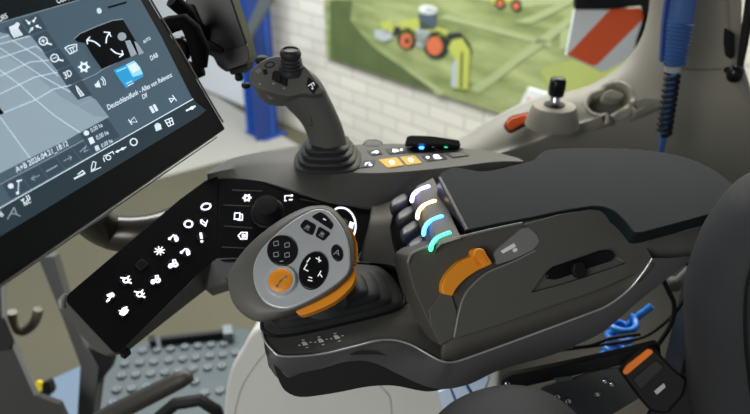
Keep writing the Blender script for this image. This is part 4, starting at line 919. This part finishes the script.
for a, b in (((91.4, 132.6), (103, 126.4)), ((97, 140), (109, 133.8)), ((102, 147.8), (113, 141.8))): tx('0,00 ha', a, b, Sf)
tx('REC', (24.4, 205.8), (31.4, 202.2), Wt, .03); tx('96', (-2, 219), (4, 215.6))
sic('play_pause_icon', lambda f: f.poly([(20.4, 200), (24.6, 198), (23.4, 202)], Wt).line([(26, 195.8), (28, 200)], 1, Wt).line([(28.2, 195), (30, 198.8)], 1, Wt))
# terminal arm: glossy curved tube from below the terminal
ta = thing('terminal_arm', 'glossy dark curved support arm beneath the touchscreen terminal', 'arm', Z(130, 230, .80))
def arc3(px, z): return [Z(x, y, z) for x, y in px]
o_ = crv([(70, 180), (84, 206), (96, 222), (112, 231.5), (134, 234), (160, 230), (200, 214)], 5)
z_ = [.86-.10*min(1, k/14) for k in range(len(o_))]
tube('arm_tube', [Z(x, y, z) for (x, y), z in zip(o_, z_)], .025, 'arm_dark', ta, 28)
tube('arm_collar', [Z(88, 211, .853), Z(93, 219, .843)], .027, 'grey_steel', ta, 28)

# ================================================================== BLACK HOLDER BEHIND THE TERMINAL
ho = thing('device_holder', 'black device holder clamped behind the top of the terminal', 'holder', Y(225, 60, 1.0))
HO = Plane(Y(215, 40, 1.0), (-.15, -1, .25))
hx = [(182, -20), (225, -20), (232, 0), (238, 18), (246, 41), (249.5, 58), (246, 65), (226, 72.5), (217, 66), (213, 57), (203, 53), (196, 40), (188, 20)]
prism('holder_body', HO, rp(hx, 3), .035, 'bezel', ho, bevel=.004, seg=4)
prism('front_ridge', HO, rp([(186, 4), (192, 4), (208, 40), (222, 48), (222, 54), (206, 50), (196, 36)], 2), .008, 'black_matte', ho, lift=.005, bevel=.002)
prism('lower_pad', HO, rp([(222, 52), (247, 44), (249.5, 58), (246, 64), (228, 70), (222, 62)], 2), .008, 'bezel', ho, lift=.006, bevel=.003)
prism('clamp_screw', HO, rp([(228, 69), (247, 62), (247, 68), (240, 74), (231, 75)], 1.5), .03, 'black_matte', ho, lift=-.004, bevel=.002)
blob('clamp_nut', Y(239, 77, .99), (.006, .006, .006), 'black_matte', ho, 10)
ma = thing('mount_arm', 'black ball joint mounting arm between terminal and holder', 'arm', Y(175, 40, .9))
tube('socket_arm', [Y(x, y, .93) for x, y in [(158, 30), (172, 24), (184, 22), (192, 30), (200, 50), (200, 66)]], [.012, .011, .011, .012, .013, .010], 'cavity', ma, 16)
tube('socket_arm', [Y(172, 0, .95), Y(186, 12, .96), Y(196, 28, .985), Y(204, 36, 1.005)], .010, 'cavity', ma, 16)
blob('ball', Y(180, 49, .94), (.015, .013, .017), 'black_gloss', ma, 14)
tube('clamp_bar', [Y(x, y, .945) for x, y in [(150, 52), (178, 66), (196, 72), (203, 70)]], [.012, .012, .011, .008], 'cavity', ma, 14)

# ================================================================== SEAT, BUCKLE, HOSES
sea = thing('operator_seat', 'dark grey cloth operator seat with rounded side bolsters', 'seat', (.32, .42, 0))
sc_ = Y(512, 470, .52)
cu = [(410, 470), (430, 428), (446, 410), (462, 399), (485, 390), (510, 386), (535, 388), (556, 396), (575, 410), (600, 440), (612, 470)]
r1_ = [Y(x, y, .56) for x, y in crv(cu, 3)]
loft('seat_cushion', [[p+V((0, .05, -.10)) for p in r1_], [p+V((0, .03, -.02)) for p in r1_], r1_, [p+V((0, -.03, .006)) for p in r1_], [p+V((0, -.10, .012)) for p in r1_]], 'seat', sea, sub=1)
bk_ = [(695, 450), (692, 400), (690.5, 350), (690, 312), (695, 287), (705, 258), (721, 232), (736, 214), (752, 204), (780, 194), (820, 184)]
r1_ = [Y(x, y, .60) for x, y in crv(bk_, 3)]
loft('seat_back', [[p+V((.03, .07, 0)) for p in r1_], [p+V((.006, .045, 0)) for p in r1_], r1_, [p+V((.014, -.025, -.004)) for p in r1_], [p+V((.05, -.05, -.014)) for p in r1_], [p+V((.2, -.07, -.03)) for p in r1_]], 'seat', sea, sub=1)
tube('bolster_seam', [Y(x, y, .555) for x, y in crv([(757, 255), (748, 280), (745, 310), (746, 350), (752, 400)], 4)], .0016, 'black_matte', sea, 8)
pq = [V((.1, .1, .45)), V((.6, .1, .45)), V((.6, .52, .45)), V((.1, .52, .45))]
solid('seat_base', pq, [V((p.x, p.y, 0)) for p in pq], 'black_matte', sea, .01)
# pale blue folded thing under the console
pp = thing('folded_sheets', 'pale blue white folded sheets with dark gaps beneath the console', 'sheet', Y(462, 395, .86))
PP = Plane(Y(462, 390, .86), (-.1, -1, .5))
for k, q in enumerate([[(438, 392), (449, 387), (457, 406), (448, 418), (444, 414)], [(451, 386), (463, 382), (473, 398), (460, 408)], [(466, 381), (485, 373), (489, 379), (484, 391), (476, 397)]]):
    prism('fold', PP, q, .02, 'pale_blue', pp, lift=.003*k, bevel=.0015)
prism('backing', PP, [(438, 390), (485, 372), (490, 378), (482, 400), (448, 424)], .008, 'step_blue', pp, lift=-.008)
# black rail
rl = thing('seat_rail', 'long black seat rail with screw heads below the console', 'rail', Y(560, 375, .72))
RP = Plane(Y(560, 370, .70), (-.1, -1, .45))
prism('rail_bar', RP, rp([(501, 381), (510, 376), (560, 366), (620, 353), (660, 343), (662, 358), (620, 366), (560, 379), (508, 391), (501, 388)], 3), .02, 'black_matte', rl, lift=.01, bevel=.002)
prism('rail_plate', RP, rp([(540, 388), (600, 370), (640, 366), (640, 398), (570, 440), (530, 440)], 4), .006, 'rail_grey', rl, bevel=.001)
prism('metal_strip', RP, rp([(554, 378), (572, 376), (573, 380), (556, 383)], 1), .003, 'grey_steel', rl, lift=.0125, bevel=.0005)
for x, y in ((507.5, 384), (557, 396.5), (568, 401), (597, 394), (605, 381), (612, 384)):
    lathe('screw', RP.at(x, y, .011 if x < 520 else .0), RP.n, [(.0042, 0), (.0042, .002), (.003, .003), (.001, .003)], 'chrome', rl, 12)
# buckle
bkx = thing('belt_buckle', 'black belt buckle with a long orange release button', 'buckle', Y(660, 390, .62))
BK = Plane(Y(650, 375, .64), (-.25, -1, .75))
prism('buckle_body', BK, rp([(620, 370), (648, 346), (655, 348), (672, 366), (688, 380), (684, 396), (668, 414), (652, 412), (640, 398)], 4), .03, 'black_matte', bkx, bevel=.004)
prism('release_button', BK, rp([(623, 371), (627, 365), (648, 348.4), (653, 350), (653.6, 353), (628, 374.6), (624, 374.6)], 1.6), .010, 'buckle_orange', bkx, lift=.005, bevel=.0015)
prism('ribbed_face', BK, rp([(633, 379), (656, 360), (664, 367), (641, 390)], 2), .006, 'underside', bkx, lift=.003, bevel=.001)
prism('tongue', BK, rp([(654, 391), (664, 383), (666, 387), (657, 395)], 1), .004, 'silver', bkx, lift=.004, bevel=.0006)
prism('strap_end', BK, rp([(664, 396), (686, 372), (694, 378), (690, 440), (640, 440), (650, 412)], 3), .015, 'black_matte', bkx, lift=-.008, bevel=.002)
# blue coiled hose
bh = thing('coiled_hose', 'bright blue coiled air hose hanging behind the console', 'hose', Y(612, 370, .98))
coil('coil', Y(612, 362, .93), Y(625, 320, .93), .0185, 4, .0056, 'blue_hose', bh, 18)
tube('hose_tail', [Y(x, y, .94) for x, y in crv([(628, 326), (634, 320), (641, 314), (644, 312), (652, 306)], 4)], .006, 'blue_hose', bh, 10)
tube('hose_tail', [Y(x, y, .94) for x, y in [(608, 366), (606, 385), (604, 410)]], .0075, 'blue_hose', bh, 10)
# cables
def cable(px, yy, r, lab):
    o = tube('cable', [Y(x, y, yy) for x, y in crv(px, 6)], r, 'black_matte', None, 10); tag(o, lab, 'cable', None); return o
cable([(560, 350), (600, 345), (640, 338), (662, 325), (680, 306), (700, 270)], .86, .0026, 'thin black cable curving from behind the blue coil towards the seat back')
cable([(655, 262), (668, 290), (674, 304), (672, 322), (660, 342), (648, 356)], .84, .0034, 'thicker black cable arching down into the orange buckle')
cable([(572, 347), (590, 345), (612, 338), (640, 334)], 0.85, .003, 'short straight black cable in front of the blue coil')
pl_ = thing('cable_plug', 'small grey black plug beside the seat back below the console', 'plug', Y(675, 285, .95))
blob('plug_body', Y(674, 284, .95), (.012, .012, .012), 'console_dark', pl_, 12)
tube('plug_neck', [Y(674, 284, .95), Y(690, 270, .95)], [.006, .008], 'rim', pl_, 12)

# ================================================================== LIGHT
w = bpy.data.worlds.new('world'); SC.world = w; w.use_nodes = True
w.node_tree.nodes['Background'].inputs[0].default_value = (.80, .90, 1, 1); w.node_tree.nodes['Background'].inputs[1].default_value = .20
def area(name, loc, tgt, sx, sy, p, col=(1, 1, 1)):
    l = bpy.data.lights.new(name, 'AREA'); l.shape = 'RECTANGLE'; l.size = sx; l.size_y = sy; l.energy = p; l.color = col
    o = bpy.data.objects.new(name, l); COL.objects.link(o); o.location = loc
    o.rotation_euler = (V(tgt)-V(loc)).to_track_quat('-Z', 'Y').to_euler(); return o
area('hall_or_fill_light', (.6, 3.4, 3.4), (.6, 3.9, 0), 5, 1.2, 330, (1, .97, .91))
area('hall_or_fill_light', (-2.2, 4.2, 3.4), (-2.6, 5.2, 0), 3, 1.2, 250, (.86, .93, 1))
area('hall_or_fill_light', (-2.0, -2.4, 2.2), (.1, .7, .7), 2.6, 1.6, 92, (1, .98, .95))  # fill added behind the camera to brighten the console's front faces
SC.view_settings.view_transform = 'Standard'; SC.view_settings.look = 'None'; SC.view_settings.gamma = 1; SC.view_settings.exposure = .12
SC.cycles.use_denoising = True
